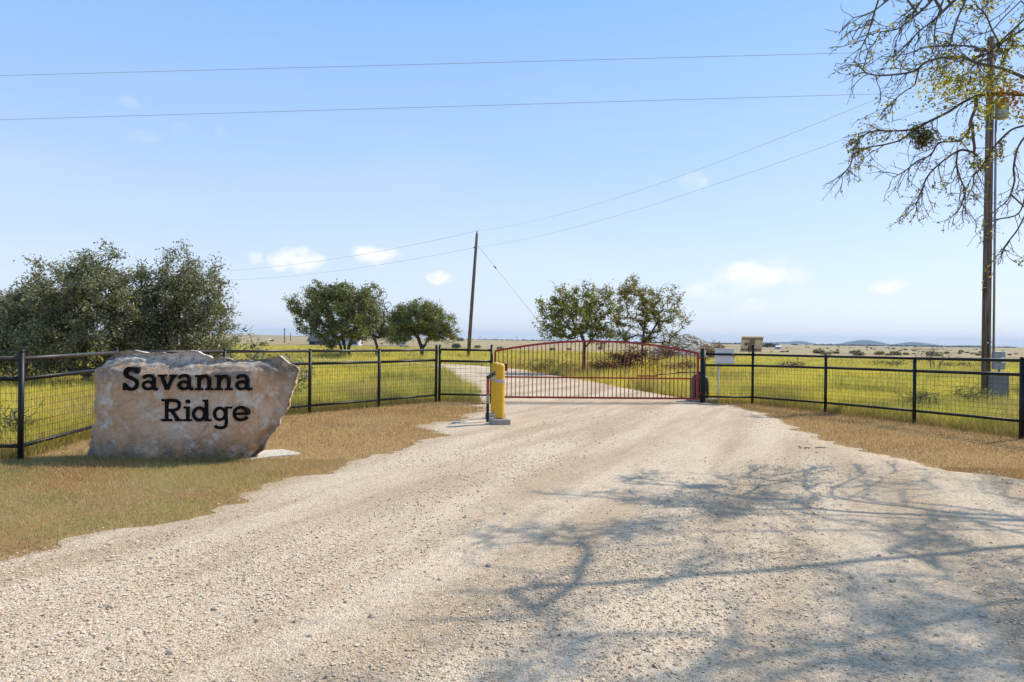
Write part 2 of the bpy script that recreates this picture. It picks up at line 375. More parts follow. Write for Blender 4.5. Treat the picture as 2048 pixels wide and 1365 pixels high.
Rp = [(12, 1.0), (10, 3.2), (9.2, 5.5)]+[tuple(G(u, v).xy) for u, v in [(2048,962),(1950,950),(1850,935),(1740,905),(1650,882),(1570,850),(1510,824),(1475,812)]]+[(5.6, 18.6), (5.3, 19.6), (4.6, 23), (3.3, 28.9), (2.0, 34), (.7, 39.8), (-2.5, 46), (-8.5, 52), (-20, 58.5), (-40, 63.5)]
def resample(poly, n):
    p = np.array(poly); d = np.r_[0, np.cumsum(np.hypot(*np.diff(p, axis=0).T))]
    t = np.linspace(0, d[-1], n); return np.stack([np.interp(t, d, p[:,0]), np.interp(t, d, p[:,1])], 1)
# rows run across the drive by matched y where possible, so the strip does not fold
def strip(Lp, Rp, n, m):
    L = np.array(Lp); Rr = np.array(Rp)
    kL = next(i for i, p in enumerate(Lp) if p[1] > 19); kR = next(i for i, p in enumerate(Rp) if p[1] > 19)
    yy = np.linspace(1.0, 19.4, n); ly = np.maximum.accumulate(L[:kL+1,1]+np.arange(kL+1)*1e-6); ry = np.maximum.accumulate(Rr[:kR+1,1]+np.arange(kR+1)*1e-6)
    A = np.stack([np.interp(yy, ly, L[:kL+1,0]), yy], 1); B = np.stack([np.interp(yy, ry, Rr[:kR+1,0]), yy], 1)
    A2 = resample([tuple(A[-1])]+Lp[kL+1:], 90)[1:]; B2 = resample([tuple(B[-1])]+Rp[kR+1:], 90)[1:]
    A = np.r_[A, A2]; B = np.r_[B, B2]
    ln = np.arange(len(A)); A[:,0] += (fbm(A[:,0]*0+A[:,1], ln*0., 1.6, 3)-.5)*.9*np.clip(A[:,1]/8, .3, 1); B[:,0] += (fbm(B[:,1], ln*0., 1.6, 5)-.5)*.8
    A[:,0] += (vnoise(A[:,1]*7, ln*0., 1.0, 61)-.5)*.22+(vnoise(A[:,1]*2.6, ln*0., 1.0, 63)-.5)*.30; B[:,0] += (vnoise(B[:,1]*7, ln*0., 1.0, 62)-.5)*.22
    t = np.linspace(0, 1, m)[None, :, None]
    return A, B, A[:,None,:]*(1-t)+B[:,None,:]*t
dA, dB, dgrid = strip(Lp, Rp, 230, 110)
gxx, gyy = dgrid[..., 0], dgrid[..., 1]
tt = np.linspace(0, 1, 110)[None, :]; edge = np.clip(np.minimum(tt, 1-tt)*14, 0, 1)
gz = T(gxx, gyy)+.008+edge*(.045*fbm(gxx*.8+gyy*.5, gyy*.35, .55, 2)+.012*vnoise(gxx, gyy, 3.0, 4))
n0, n1 = gxx.shape; idx = np.arange(n0*n1).reshape(n0, n1)
quads = np.stack([idx[:-1,:-1], idx[:-1,1:], idx[1:,1:], idx[1:,:-1]], -1).reshape(-1, 4)
drive = np_obj('gravel_drive', np.stack([gxx, gyy, gz], -1).reshape(-1, 3), quads, gravel_mat(), smooth=True); tag(drive, kind='structure')
drive_poly = [tuple(p) for p in dA]+[tuple(p) for p in dB[::-1]]
def dz(x, y):   # height on the drive, near enough
    return Tz(x, y)+.008+.045*float(fbm(np.array([x*.8+y*.5]), np.array([y*.35]), .55, 2)[0])+.012*float(vnoise(np.array([x]), np.array([y]), 3.0, 4)[0])

# ------------------------------------------------------------------ stone sign
def rock_mat():
    mt, N, L, b = nodes('limestone')
    tc = N.new('ShaderNodeTexCoord')
    def noise(sc, det=8, rough=.6):
        n = N.new('ShaderNodeTexNoise'); n.inputs['Scale'].default_value = sc; n.inputs['Detail'].default_value = det; n.inputs['Roughness'].default_value = rough
        L.new(tc.outputs['Object'], n.inputs['Vector']); return n.outputs[0]
    def ramp(f, *st):
        r = N.new('ShaderNodeValToRGB'); e = r.color_ramp.elements
        while len(e) < len(st): e.new(.5)
        for k, (p, c) in enumerate(st): e[k].position = p; e[k].color = (*c, 1)
        L.new(f, r.inputs[0]); return r.outputs[0]
    def mix(f, a, b_, mode='MIX'):
        m = N.new('ShaderNodeMix'); m.data_type = 'RGBA'; m.blend_type = mode
        if isinstance(f, float): m.inputs[0].default_value = f
        else: L.new(f, m.inputs[0])
        L.new(a, m.inputs[6]); L.new(b_, m.inputs[7]); return m.outputs[2]
    rust = ramp(noise(2.2, 9, .62), (.32, (.78, .67, .55)), (.43, (.72, .53, .37)), (.55, (.63, .39, .22)), (.66, (.75, .59, .44)))
    pale = ramp(noise(4.2, 12, .78), (.51, (0, 0, 0)), (.60, (.9, .9, .9)))
    white = ramp(noise(30, 5), (.3, (.72, .66, .58)), (.7, (.84, .79, .71)))
    c = mix(pale, rust, white)
    # grey-black lichen on the crest; the same grey patches thicken towards the foot
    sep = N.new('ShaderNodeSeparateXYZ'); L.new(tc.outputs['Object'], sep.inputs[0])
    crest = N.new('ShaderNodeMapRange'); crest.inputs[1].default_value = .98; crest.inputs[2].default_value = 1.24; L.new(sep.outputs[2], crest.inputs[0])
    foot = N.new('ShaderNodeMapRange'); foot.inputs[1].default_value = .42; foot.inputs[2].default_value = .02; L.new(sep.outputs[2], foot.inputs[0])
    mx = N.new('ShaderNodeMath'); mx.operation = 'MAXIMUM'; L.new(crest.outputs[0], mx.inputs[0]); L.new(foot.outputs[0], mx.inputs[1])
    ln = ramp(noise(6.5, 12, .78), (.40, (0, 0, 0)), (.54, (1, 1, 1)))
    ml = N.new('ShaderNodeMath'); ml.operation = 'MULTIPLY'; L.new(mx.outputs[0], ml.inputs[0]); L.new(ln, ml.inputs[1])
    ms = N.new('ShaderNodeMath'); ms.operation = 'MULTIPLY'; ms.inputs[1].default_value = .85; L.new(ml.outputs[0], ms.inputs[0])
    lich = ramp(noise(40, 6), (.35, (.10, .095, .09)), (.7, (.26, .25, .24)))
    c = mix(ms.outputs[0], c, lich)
    # whitening painted on the crest to mimic its sunlit upward facets
    top = N.new('ShaderNodeMapRange'); top.inputs[1].default_value = 1.25; top.inputs[2].default_value = 1.36; L.new(sep.outputs[2], top.inputs[0])
    tn = ramp(noise(7.5, 10, .7), (.40, (0, 0, 0)), (.52, (1, 1, 1))); tm = N.new('ShaderNodeMath'); tm.operation = 'MULTIPLY'; L.new(top.outputs[0], tm.inputs[0]); L.new(tn, tm.inputs[1])
    c = mix(tm.outputs[0], c, white)
    st = ramp(noise(1.9, 12, .76), (.50, (1, 1, 1)), (.62, (.52, .46, .42))); c = mix(.28, c, st, 'MULTIPLY')
    pits = ramp(noise(55, 8, .75), (.30, (.35, .30, .26)), (.42, (1, 1, 1)))
    c = mix(.42, c, pits, 'MULTIPLY')
    vn = N.new('ShaderNodeTexVoronoi'); vn.feature = 'DISTANCE_TO_EDGE'; vn.inputs['Scale'].default_value = 3.2
    wv = N.new('ShaderNodeMix'); wv.data_type = 'RGBA'; wv.inputs[0].default_value = .25
    nn = N.new('ShaderNodeTexNoise'); nn.inputs['Scale'].default_value = 4; nn.inputs['Detail'].default_value = 8; L.new(tc.outputs['Object'], nn.inputs['Vector'])
    L.new(tc.outputs['Object'], wv.inputs[6]); L.new(nn.outputs['Color'], wv.inputs[7]); L.new(wv.outputs[2], vn.inputs['Vector'])
    cr = ramp(vn.outputs['Distance'], (.0, (.55, .45, .38)), (.018, (1, 1, 1))); c = mix(.6, c, cr, 'MULTIPLY')
    L.new(c, b.inputs['Base Color']); b.inputs['Roughness'].default_value = .92; b.inputs['Specular IOR Level'].default_value = .2
    bp = N.new('ShaderNodeBump'); bp.inputs['Strength'].default_value = 1.0; bp.inputs['Distance'].default_value = .035
    L.new(noise(22, 12, .80), bp.inputs['Height']); L.new(bp.outputs[0], b.inputs['Normal'])
    return mt
ROCK_D = 9.55           # depth of the boulder's mid plane
ROCK_T = .30
def build_sign():
    base = G(375, 921); root = thing('stone_sign', (base.x, ROCK_D, 0), 'rough limestone boulder sign with black letters reading Savanna Ridge', 'sign')
    outl = [(176,918),(178,902),(184,880),(186,858),(196,842),(192,820),(193,790),(192,762),(200,742),(216,728),(234,712),(250,705),(272,703),(292,709),(312,707),(340,709),(362,704),(394,705),(408,712),(424,718),(445,717),(470,722),(505,723),(535,719),(556,714),(568,722),(580,729),(594,734),(595,744),(589,754),(587,772),(577,798),(574,815),(560,836),(556,852),(541,868),(530,886),(522,900),(508,912),(480,920),(420,924),(340,926),(240,924)]
    pts = np.array([(P(u, v, ROCK_D).x, P(u, v, ROCK_D).z) for u, v in outl]); c = np.array([P(375, 830, ROCK_D).x, P(375, 830, ROCK_D).z])
    # resample outline by angle round the centre
    ang = np.arctan2(pts[:,1]-c[1], pts[:,0]-c[0]); rad = np.hypot(pts[:,0]-c[0], pts[:,1]-c[1]); o = np.argsort(ang)
    NA, NR = 260, 46
    th = np.linspace(-math.pi, math.pi, NA, endpoint=False)
    rr = np.interp(th, np.r_[ang[o]-2*math.pi, ang[o], ang[o]+2*math.pi], np.r_[rad[o], rad[o], rad[o]])
    V = []; 
    def surf(side):
        out = []
        for k in range(NR):
            t = 1-(1-k/(NR-1))**1.6 if k else 0.0
            s = t; dep = ROCK_T*(max(0.0, 1-s**5.0))**(1/2.2)
            for j in range(NA):
                x = c[0]+rr[j]*s*math.cos(th[j]); z = c[1]+rr[j]*s*math.sin(th[j])
                y = side*dep
                # the right-hand side and crest slope away from the face as broken facets
                if side < 0:
                    fx = max(0, x-(c[0]+.86+.18*(z-.8)))*.62; fz = max(0, z-1.16-.05*math.sin(x*3.1))*1.05+max(0, .30-z)*.10
                    y += min(fx+fz, dep*1.1)
                out.append((x, y, z))
        return out
    Vf = surf(-1); Vb = surf(1)
    V = []
    for (x, y, z) in Vf+Vb:
        p = Vector((x*1.0, y+ROCK_D, z))
        n = mnoise.fractal(p*1.7, 1.0, 2.0, 5)*.055+mnoise.fractal(p*6.0, .7, 2.1, 6)*.030
        rg = mnoise.ridged_multi_fractal(p*3.1, .9, 2.0, 4, 1.0, 2.0)*.012
        ed = math.hypot(x-c[0], z-c[1]); er = float(np.interp(math.atan2(z-c[1], x-c[0]), th, rr)); q = ed/er
        face = 1.0 if q > .86 or y > 0 else .38
        dirn = Vector((x-c[0], 0, z-c[1])).normalized()*(.55 if q > .8 else 0)+Vector((0, -1 if y <= 0 else 1, 0))
        p = p+dirn*((n+rg)*face)
        V.append((p.x, p.y, max(p.z, -.08)))
    Fq = []
    for side in (0, 1):
        o0 = side*NA*NR
        for k in range(NR-1):
            for j in range(NA):
                a, b_, c_, d = o0+k*NA+j, o0+k*NA+(j+1) % NA, o0+(k+1)*NA+(j+1) % NA, o0+(k+1)*NA+j
                Fq.append((a, b_, c_, d) if side == 0 else (d, c_, b_, a))
    # weld front and back rims
    V = np.array(V); f0 = (NR-1)*NA; b0 = NA*NR+(NR-1)*NA
    mid = (V[f0:f0+NA]+V[b0:b0+NA])/2; V[f0:f0+NA] = mid; V[b0:b0+NA] = mid
    ob = np_obj('boulder', V, np.array(Fq), rock_mat(), root, smooth=True)
    m = ob.modifiers.new('weld', 'WELD'); m.merge_threshold = .0005
    # letters: strokes in units of the 4.452x crop, baseline y=0
    def spl(pts, n=7):
        out = []; p = [np.array(q, float) for q in pts]; p = [2*p[0]-p[1]]+p+[2*p[-1]-p[-2]]
        for i in range(1, len(p)-2):
            for k in range(n):
                t = k/n; out.append(.5*((2*p[i])+(-p[i-1]+p[i+1])*t+(2*p[i-1]-5*p[i]+4*p[i+1]-p[i+2])*t*t+(-p[i-1]+3*p[i]-3*p[i+1]+p[i+2])*t**3))
        return out+[p[-2]]
    def ell(cx, cy, rx, ry, a0=0, a1=360, n=36):
        return [np.array((cx+rx*math.cos(R(a0+(a1-a0)*k/n)), cy+ry*math.sin(R(a0+(a1-a0)*k/n)))) for k in range(n+1)]
    ln = lambda *q: [np.array(v, float) for v in q]
    GL = {
     'S': [(spl([(119,160),(104,186),(72,195),(37,188),(20,160),(29,130),(71,110),(112,88),(126,54),(108,20),(72,10),(38,19),(16,48)]), 29), (ln((126,148),(126,205)), 15), (ln((9,0),(9,64)), 15)],
     'a': [(ell(58, 44, 44, 33), 25), (spl([(14,108),(34,127),(68,132),(98,119),(108,90),(108,55),(108,28),(118,12),(140,11)]), 26)],
     'v': [(ln((31,132),(80,6)), 29), (ln((136,132),(84,6)), 27), (ln((0,131),(68,131)), 18), (ln((102,131),(165,131)), 18)],
     'n': [(ln((36,0),(36,136)), 29), (ln((0,9),(72,9)), 18), (ln((2,127),(38,127)), 18), (spl([(36,92),(58,119),(94,128),(119,110),(124,80),(124,40),(124,0)]), 27), (ln((92,9),(160,9)), 18)],
     'R': [(ln((48,0),(48,198)), 32), (ln((0,10),(96,10)), 20), (ln((0,188),(60,188)), 20), (spl([(48,186),(108,186),(148,174),(161,143),(148,112),(108,99),(48,99)]), 27), (ln((92,98),(152,8)), 31), (ln((122,10),(184,10)), 20)],
     'i': [(ln((42,0),(42,131)), 30), (ln((6,122),(44,122)), 18), (ln((0,9),(82,9)), 18), (ell(42, 176, 9, 9), 18)],
     'd': [(ell(62, 64, 50, 54), 27), (ln((126,0),(126,192)), 29), (ln((92,183),(128,183)), 18), (ln((126,9),(172,9)), 18)],
     'g': [(ell(62, 66, 48, 52), 27), (spl([(119,128),(119,60),(119,-22),(104,-50),(68,-58),(32,-52),(20,-38)]), 27), (ln((119,122),(172,122)), 18)],
     'e': [(ell(76, 67, 58, 57, 0, 322), 26), (ln((18,66),(140,66)), 22)],
    }
    words = [('Savanna', [378,545,690,862,1020,1195,1378], 450), ('Ridge', [722,915,996,1181,1352], 726)]
    K = 4.452
    yf = ROCK_D-ROCK_T-.022
    for w, xs_, bl in words:
        for ch, x0 in zip(w, xs_):
            mb = MB()
            for si, (path, wd) in enumerate(GL[ch]):
                path = [np.array(p) for p in path]; n = len(path); lo = []; hi = []
                closed = np.hypot(*(path[0]-path[-1])) < 1e-6
                for i in range(n):
                    if closed: t = path[(i+1) % (n-1)]-path[(i-1) % (n-1)]
                    else: t = path[min(i+1, n-1)]-path[max(i-1, 0)]
                    t = t/np.hypot(*t); nn = np.array((-t[1], t[0]))*wd/2; lo.append(path[i]-nn); hi.append(path[i]+nn)
                def w3(q, dy): 
                    p = P(160+(x0+q[0])/K, 680+(bl-q[1])/K, yf); return (p.x, yf+dy-si*.0006, p.z)
                vs = [w3(q, 0) for q in lo]+[w3(q, 0) for q in hi]+[w3(q, .085) for q in lo]+[w3(q, .085) for q in hi]
                fs = []
                for i in range(n-1):
                    fs += [(i, i+1, n+i+1, n+i), (i+1, i, 2*n+i, 2*n+i+1), (n+i, n+i+1, 3*n+i+1, 3*n+i)]
                if not closed: fs += [(0, n, 3*n, 2*n), (n-1, 2*n+n-1, 3*n+n-1, n+n-1)]
                mb.add(vs, fs)
            mb.build('letter', M['letter'], root)
    return root
build_sign()
# pale worn limestone footing showing at the boulder's right foot
fb = MB(); ft = [G(u, v) for u, v in [(470,919),(500,912),(530,906),(565,904),(602,908),(590,912),(545,917),(500,922)]]
n = len(ft); zz = [.03, .035, .04, .038, .016, .02, .03, .02]
fb.add([(p.x, p.y, zz[i]) for i, p in enumerate(ft)]+[(p.x*1.0, p.y, -.05) for p in ft], [tuple(range(n))[::-1]]+[(i, (i+1) % n, n+(i+1) % n, n+i) for i in range(n)])
foot = fb.build('stone_footing', simple('pale_footing', (.62, .57, .49), .95, 0, .25, 14, .6, 60)); tag(foot, 'thin pale stone footing lying in the lawn beside the boulder sign', 'footing')

# ------------------------------------------------------------------ fences
def fence(label, pts, tops, rails, wire, r_post=.036, r_rail=.03, worn=True, group=None, post_r=None):
    root = thing('pipe_fence', pts[0], label, 'fence', group)
    for i, p in enumerate(pts):
        rp = (post_r or {}).get(i, r_post); t = tops[i]
        mb = MB().tube([(p.x, p.y, -.25), (p.x, p.y, t)], rp, 14)
        mb.lathe((p.x, p.y, t), [(rp*1.04, -.012), (rp*1.04, .004), (rp*.75, .020), (rp*.2, .028)], 14)
        mb.build('post', M['black'], root)
    for i in range(len(pts)-1):
        a, b = pts[i], pts[i+1]; d = (b-a); L = d.length; t = d/L
        for k, (h0, h1) in enumerate(zip(rails[i], rails[i+1])):
            q = [Vector((a.x, a.y, h0))+t*r_post*.5, Vector((b.x, b.y, h1))-t*r_post*.5]
            MB().tube(q, r_rail*(1.0 if k != 2 else .9), 12).build('rail', M['black_worn'] if worn and k == 0 else M['black'], root)
        mb = MB(); sx, sz = wire; nv = max(2, int(L/sx)); nrm = Vector((-t.y, t.x, 0))*.012
        top = lambda s: rails[i][1]*(1-s)+rails[i+1][1]*s; bot = lambda s: rails[i][2]*(1-s)+rails[i+1][2]*s
        for k in range(1, nv):
            s = k/nv; c = a.lerp(b, s)+nrm; j = random.uniform(-.004, .004)
            mb.tube([(c.x, c.y, bot(s)), (c.x+t.x*j, c.y+t.y*j, top(s))], .0026, 4, False)
        nh = int((top(0)-bot(0))/sz)
        for k in range(1, nh+1):
            f = k/(nh+1)
            pa = a-nrm; pb = b-nrm
            mb.tube([(pa.x+nrm.x*2, pa.y+nrm.y*2, bot(0)*(1-f)+top(0)*f), (pb.x+nrm.x*2, pb.y+nrm.y*2, bot(1)*(1-f)+top(1)*f)], .0026, 4, False)
        mb.build('wire_mesh', M['wire'], root)
    return root
nl = len(left_pts)
fence('black pipe fence with wire mesh running behind the boulder sign', left_pts, [1.42, 1.43]+[1.43]+[1.40]*3+[1.50],
      [(1.335,1.07,.19)]*2+[(1.36,1.09,.19)]+[(1.375,1.10,.185)]*3+[(1.39,1.12,.20)], (.068, .10))
pS = Vector((-1.90, 18.49, 0))
fence('short black pipe fence panel beside the yellow bollards', [pS, gateL], [1.50, 1.52], [(1.40, 1.10, .22)]*2, (.125, .105), worn=False)
fence('black pipe fence with square wire mesh beside the utility pole', right_pts, [1.49, 1.42, 1.40, 1.40, 1.46, 1.46],
      [(1.36,1.06,.20), (1.36,1.06,.20), (1.375,1.10,.25), (1.395,1.13,.29), (1.42,1.165,.33), (1.43,1.17,.33)], (.095, .098), worn=False, post_r={0: .072, 4: .045})

# ------------------------------------------------------------------ red arched gate
def build_gate():
    a = Vector((-.455, 18.46, 0)); b = Vector((5.075, 19.02, 0)); d = b-a; L = d.length; t = d/L
    root = thing('arched_gate', (a+b)/2, 'wide red steel gate with arched top and upright bars across the drive', 'gate')
    topz = lambda s: 1.375+.30*(1-(2*s-1)**2)
    at = lambda s, z, off=0: Vector((a.x+d.x*s, a.y+d.y*s, z))+Vector((-t.y, t.x, 0))*off
    nrm = Vector((-t.y, t.x, 0)); up = Vector((0, 0, 1))
    def sq(p, q, w, name):
        v = (q-p); l = v.length; ax = v/l; s1 = nrm; s2 = ax.cross(s1)
        return MB().box((p+q)/2, (l, w, w), (ax, s1, s2), .004).build(name, M['red'], root)
    # arched top rail swept square section
    mb = MB(); K = 40; vs = []
    for k in range(K+1):
        s = k/K; tz = (topz(min(1, s+.01))-topz(max(0, s-.01)))/((min(1, s+.01)-max(0, s-.01))*L); ax = (t+up*tz).normalized(); n2 = nrm.cross(ax)
        c = at(s, topz(s)); h = .026
        vs += [c+nrm*h+n2*h, c-nrm*h+n2*h, c-nrm*h-n2*h, c+nrm*h-n2*h]
    fs = [(4*k+j, 4*k+(j+1) % 4, 4*k+4+(j+1) % 4, 4*k+4+j) for k in range(K) for j in range(4)]+[(3,2,1,0), (4*K, 4*K+1, 4*K+2, 4*K+3)]
    mb.add(vs, fs).build('top_rail', M['red'], root)
    sq(at(0, .17), at(1, .15), .05, 'bottom_rail'); sq(at(.006, .70), at(.994, .69), .04, 'middle_rail')
    sq(at(.003, .145), at(.003, topz(0)-.02), .051, 'stile'); sq(at(.997, .125), at(.997, topz(1)-.02), .051, 'stile')
    nb = 49
    for k in range(1, nb):
        s = k/nb; p = at(s, .185-.02*s); q = at(s, topz(s)-.02)
        MB().box((p+q)/2, (.019, .019, (q-p).length), (t, nrm, up)).build('bar', M['red'], root)
    for z in (.30, 1.25): MB().tube([at(1.0, z), at(1.018, z)], .022, 10).build('hinge', M['red'], root)
    p0, p1 = at(.70, .752, .05), at(.80, .752, .05); MB().box((p0+p1)/2, ((p1-p0).length, .03, .035), (t, nrm, up)).build('pull_bar', M['red'], root)
    return at, nrm
gate_at, gate_n = build_gate()
# gate operator behind the hinge post
def build_operator():
    c = Vector((5.27, 19.62, 0)); root = thing('gate_operator', c, 'black domed gate operator housing on a concrete pad behind the gate post', 'gate motor')
    MB().box(c+Vector((.06, -.02, .05)), (.74, .60, .14), None, .015).build('pad', M['concrete'], root)
    prof = [(.235, .12), (.24, .14), (.236, .50), (.225, .62), (.19, .72), (.12, .78), (.03, .80)]
    mb = MB(); n = 28; vs = []
    for r, z in prof:
        for j in range(n):
            th = 2*math.pi*j/n; cx, sx = math.cos(th), math.sin(th); e = 2/5.0
            vs.append(c+Vector((r*math.copysign(abs(cx)**e, cx), r*.85*math.copysign(abs(sx)**e, sx), z)))
    fs = [(i*n+j, i*n+(j+1) % n, (i+1)*n+(j+1) % n, (i+1)*n+j) for i in range(len(prof)-1) for j in range(n)]+[tuple(range(n))[::-1], tuple(len(vs)-n+j for j in range(n))]
    mb.add(vs, fs, True).build('housing', M['darkplastic'], root)
    for k in range(4): MB().box(c+Vector((.0, -.2065, .20+.07*k)), (.36, .010, .012)).build('rib', M['darkplastic'], root)
    MB().box(c+Vector((.06, -.2075, .50)), (.10, .006, .028)).build('badge', M['white'], root)
    MB().lathe(c, [(.05, .79), (.05, .83), (.09, .835), (.09, .86), (.04, .865)], 14).build('output_shaft', M['darkplastic'], root)
    e = gate_at(.80, .765, .06); k = c+Vector((-.55, -.30, .80))
    MB().tube([c+Vector((0, 0, .845)), Vector((4.55, 19.30, .835)), ], .018, 8).build('arm', M['darkplastic'], root)
    MB().tube([Vector((4.55, 19.30, .82)), gate_at(.79, .785, .07)], .014, 8).build('arm', M['darkplastic'], root)
build_operator()
# control enclosure on the rails
c = P(1449, 713, 19.28); root = thing('control_box', (c.x, c.y, 0), 'white control enclosure behind the rails next to the gate post', 'control box')
MB().box((c.x, c.y, 1.30), (.48, .20, .39), None, .02).build('cabinet', M['white'], root)
MB().box((c.x, c.y, 1.505), (.505, .23, .02), None, .006).build('lid', M['white'], root)
MB().box((c.x+.235, c.y-.108, 1.30), (.02, .014, .06)).build('latch', M['galv'], root)
cp = P(1437, 760, 19.28); MB().tube([(cp.x, c.y, 0), (cp.x, c.y, 1.10)], .022, 10).build('conduit', M['white'], root)
# solar panel
def build_solar():
    p = right_pts[1]; root = thing('solar_panel', (p.x, p.y, 1.4), 'small tilted solar panel seen from its tan back on a fence post', 'solar panel')
    MB().tube([(p.x, p.y, 1.41), (p.x, p.y+.02, 1.62)], .03, 10).build('mast', M['black'], root)
    tilt = R(28); X = Vector((math.cos(R(-6)), math.sin(R(-6)), 0)); nf = Vector((X.y, -X.x, 0)); # nf faces camera
    Z = (Vector((0, 0, 1))*math.cos(tilt)-nf*math.sin(tilt)).normalized(); Z = (Vector((0,0,1))*math.cos(tilt)+nf*math.sin(tilt)).normalized()
    Y = Z.cross(X).normalized(); c = Vector((p.x-.02, p.y+.06, 1.655)); W, Hh = .55, .46
    MB().box(c, (W, .012, Hh), (X, Y, Z)).build('backsheet', M['tan_panel'], root)
    MB().box(c+Y*.012, (W-.03, .006, Hh-.03), (X, Y, Z)).build('cell_sheet', M['cell'], root)
    for sx in (-1, 1): MB().box(c+X*(sx*(W/2)), (.022, .036, Hh+.022), (X, Y, Z)).build('frame_side', M['tan_panel'], root)
    for sz in (-1, 1): MB().box(c+Z*(sz*Hh/2), (W-.024, .034, .022), (X, Y, Z)).build('frame_side', M['tan_panel'], root)
    for sz in (-.36, .36): MB().box(c+Z*(sz*Hh)-Y*.02, (W+.01, .02, .03), (X, Y, Z)).build('bracket', M['tan_dark'], root)
    MB().box(c-Y*.035-Z*.02, (.13, .05, .36), (X, Y, Z), .01).build('mount_plate', M['tan_dark'], root)
    MB().box(c-Y*.012-X*.16+Z*.0, (.07, .02, .09), (X, Y, Z), .006).build('junction_box', M['tan_dark'], root)
    MB().tube([c-Y*.03-X*.14, c-Y*.06-X*.10+Z*.07, c-Y*.06-X*.09-Z*.12, c-Y*.06-X*.05-Z*.26], .008, 6).build('cable', M['black'], root)
build_solar()
# ------------------------------------------------------------------ bollards and keypad post
def bollard(p, h, label):
    root = thing('bollard', p, label, 'bollard', None)
    z0 = p.z
    MB().box((p.x, p.y, z0+.03), (.36, .36, .16), (Vector((.97, .24, 0)), Vector((-.24, .97, 0)), Vector((0, 0, 1))), .015).build('concrete_base', M['concrete'], root)
    r = .092
    MB().lathe((p.x, p.y, z0), [(r*1.04, .131), (r*1.04, .15), (r, .17), (r, h-.05), (r*.93, h-.022), (r*.74, h), (r*.4, h+.012), (.01, h+.015)], 28).build('sleeve', M['yellow'], root)
    MB().lathe((p.x, p.y, z0), [(r+.0025, h-.36), (r+.003, h-.355), (r+.003, h-.30), (r+.0025, h-.295)], 28).build('reflective_band', M['band'], root)
    return root
bA = G(999, 852); bB = G(990, 839.5)
bollard(Vector((bA.x, bA.y, .03)), 1.17, 'yellow bollard on a square concrete base, the one farther from the gate')
bollard(Vector((bB.x, bB.y, .02)), 1.17, 'yellow bollard on a square concrete base, the one nearer the gate')
def keypad():
    g = G(975, 848); root = thing('keypad_post', (g.x, g.y, 0), 'black gooseneck keypad post with red and tan tape bands beside the bollards', 'keypad post')
    ax = None; w = .056
    def seg(z0, z1, m, nm, ww=w): MB().box((g.x, g.y, (z0+z1)/2), (ww, ww, z1-z0), None, .004).build(nm, m, root)
    seg(-.2, .40, M['black'], 'post'); seg(.40, .58, M['tape_tan'], 'tape_band', w+.002); seg(.58, .90, M['tape_red'], 'tape_band', w+.002); seg(.90, .93, M['black'], 'post_top')
    a = Vector((g.x, g.y, .925)); b = Vector((g.x+.26, g.y+.40, 1.08)); d = (b-a).normalized(); s = d.cross(Vector((0, 0, 1))).normalized()
    MB().box((a+b)/2, ((b-a).length+.04, w, w), (d, s, s.cross(d)), .004).build('arm', M['black'], root)
    MB().box(b+Vector((.04, .05, .02)), (.15, .12, .13), None, .01).build('keypad_housing', M['darkplastic'], root)
    MB().box(b+Vector((.04, .02, .095)), (.17, .19, .014), None, .004).build('hood', M['darkplastic'], root)
keypad()

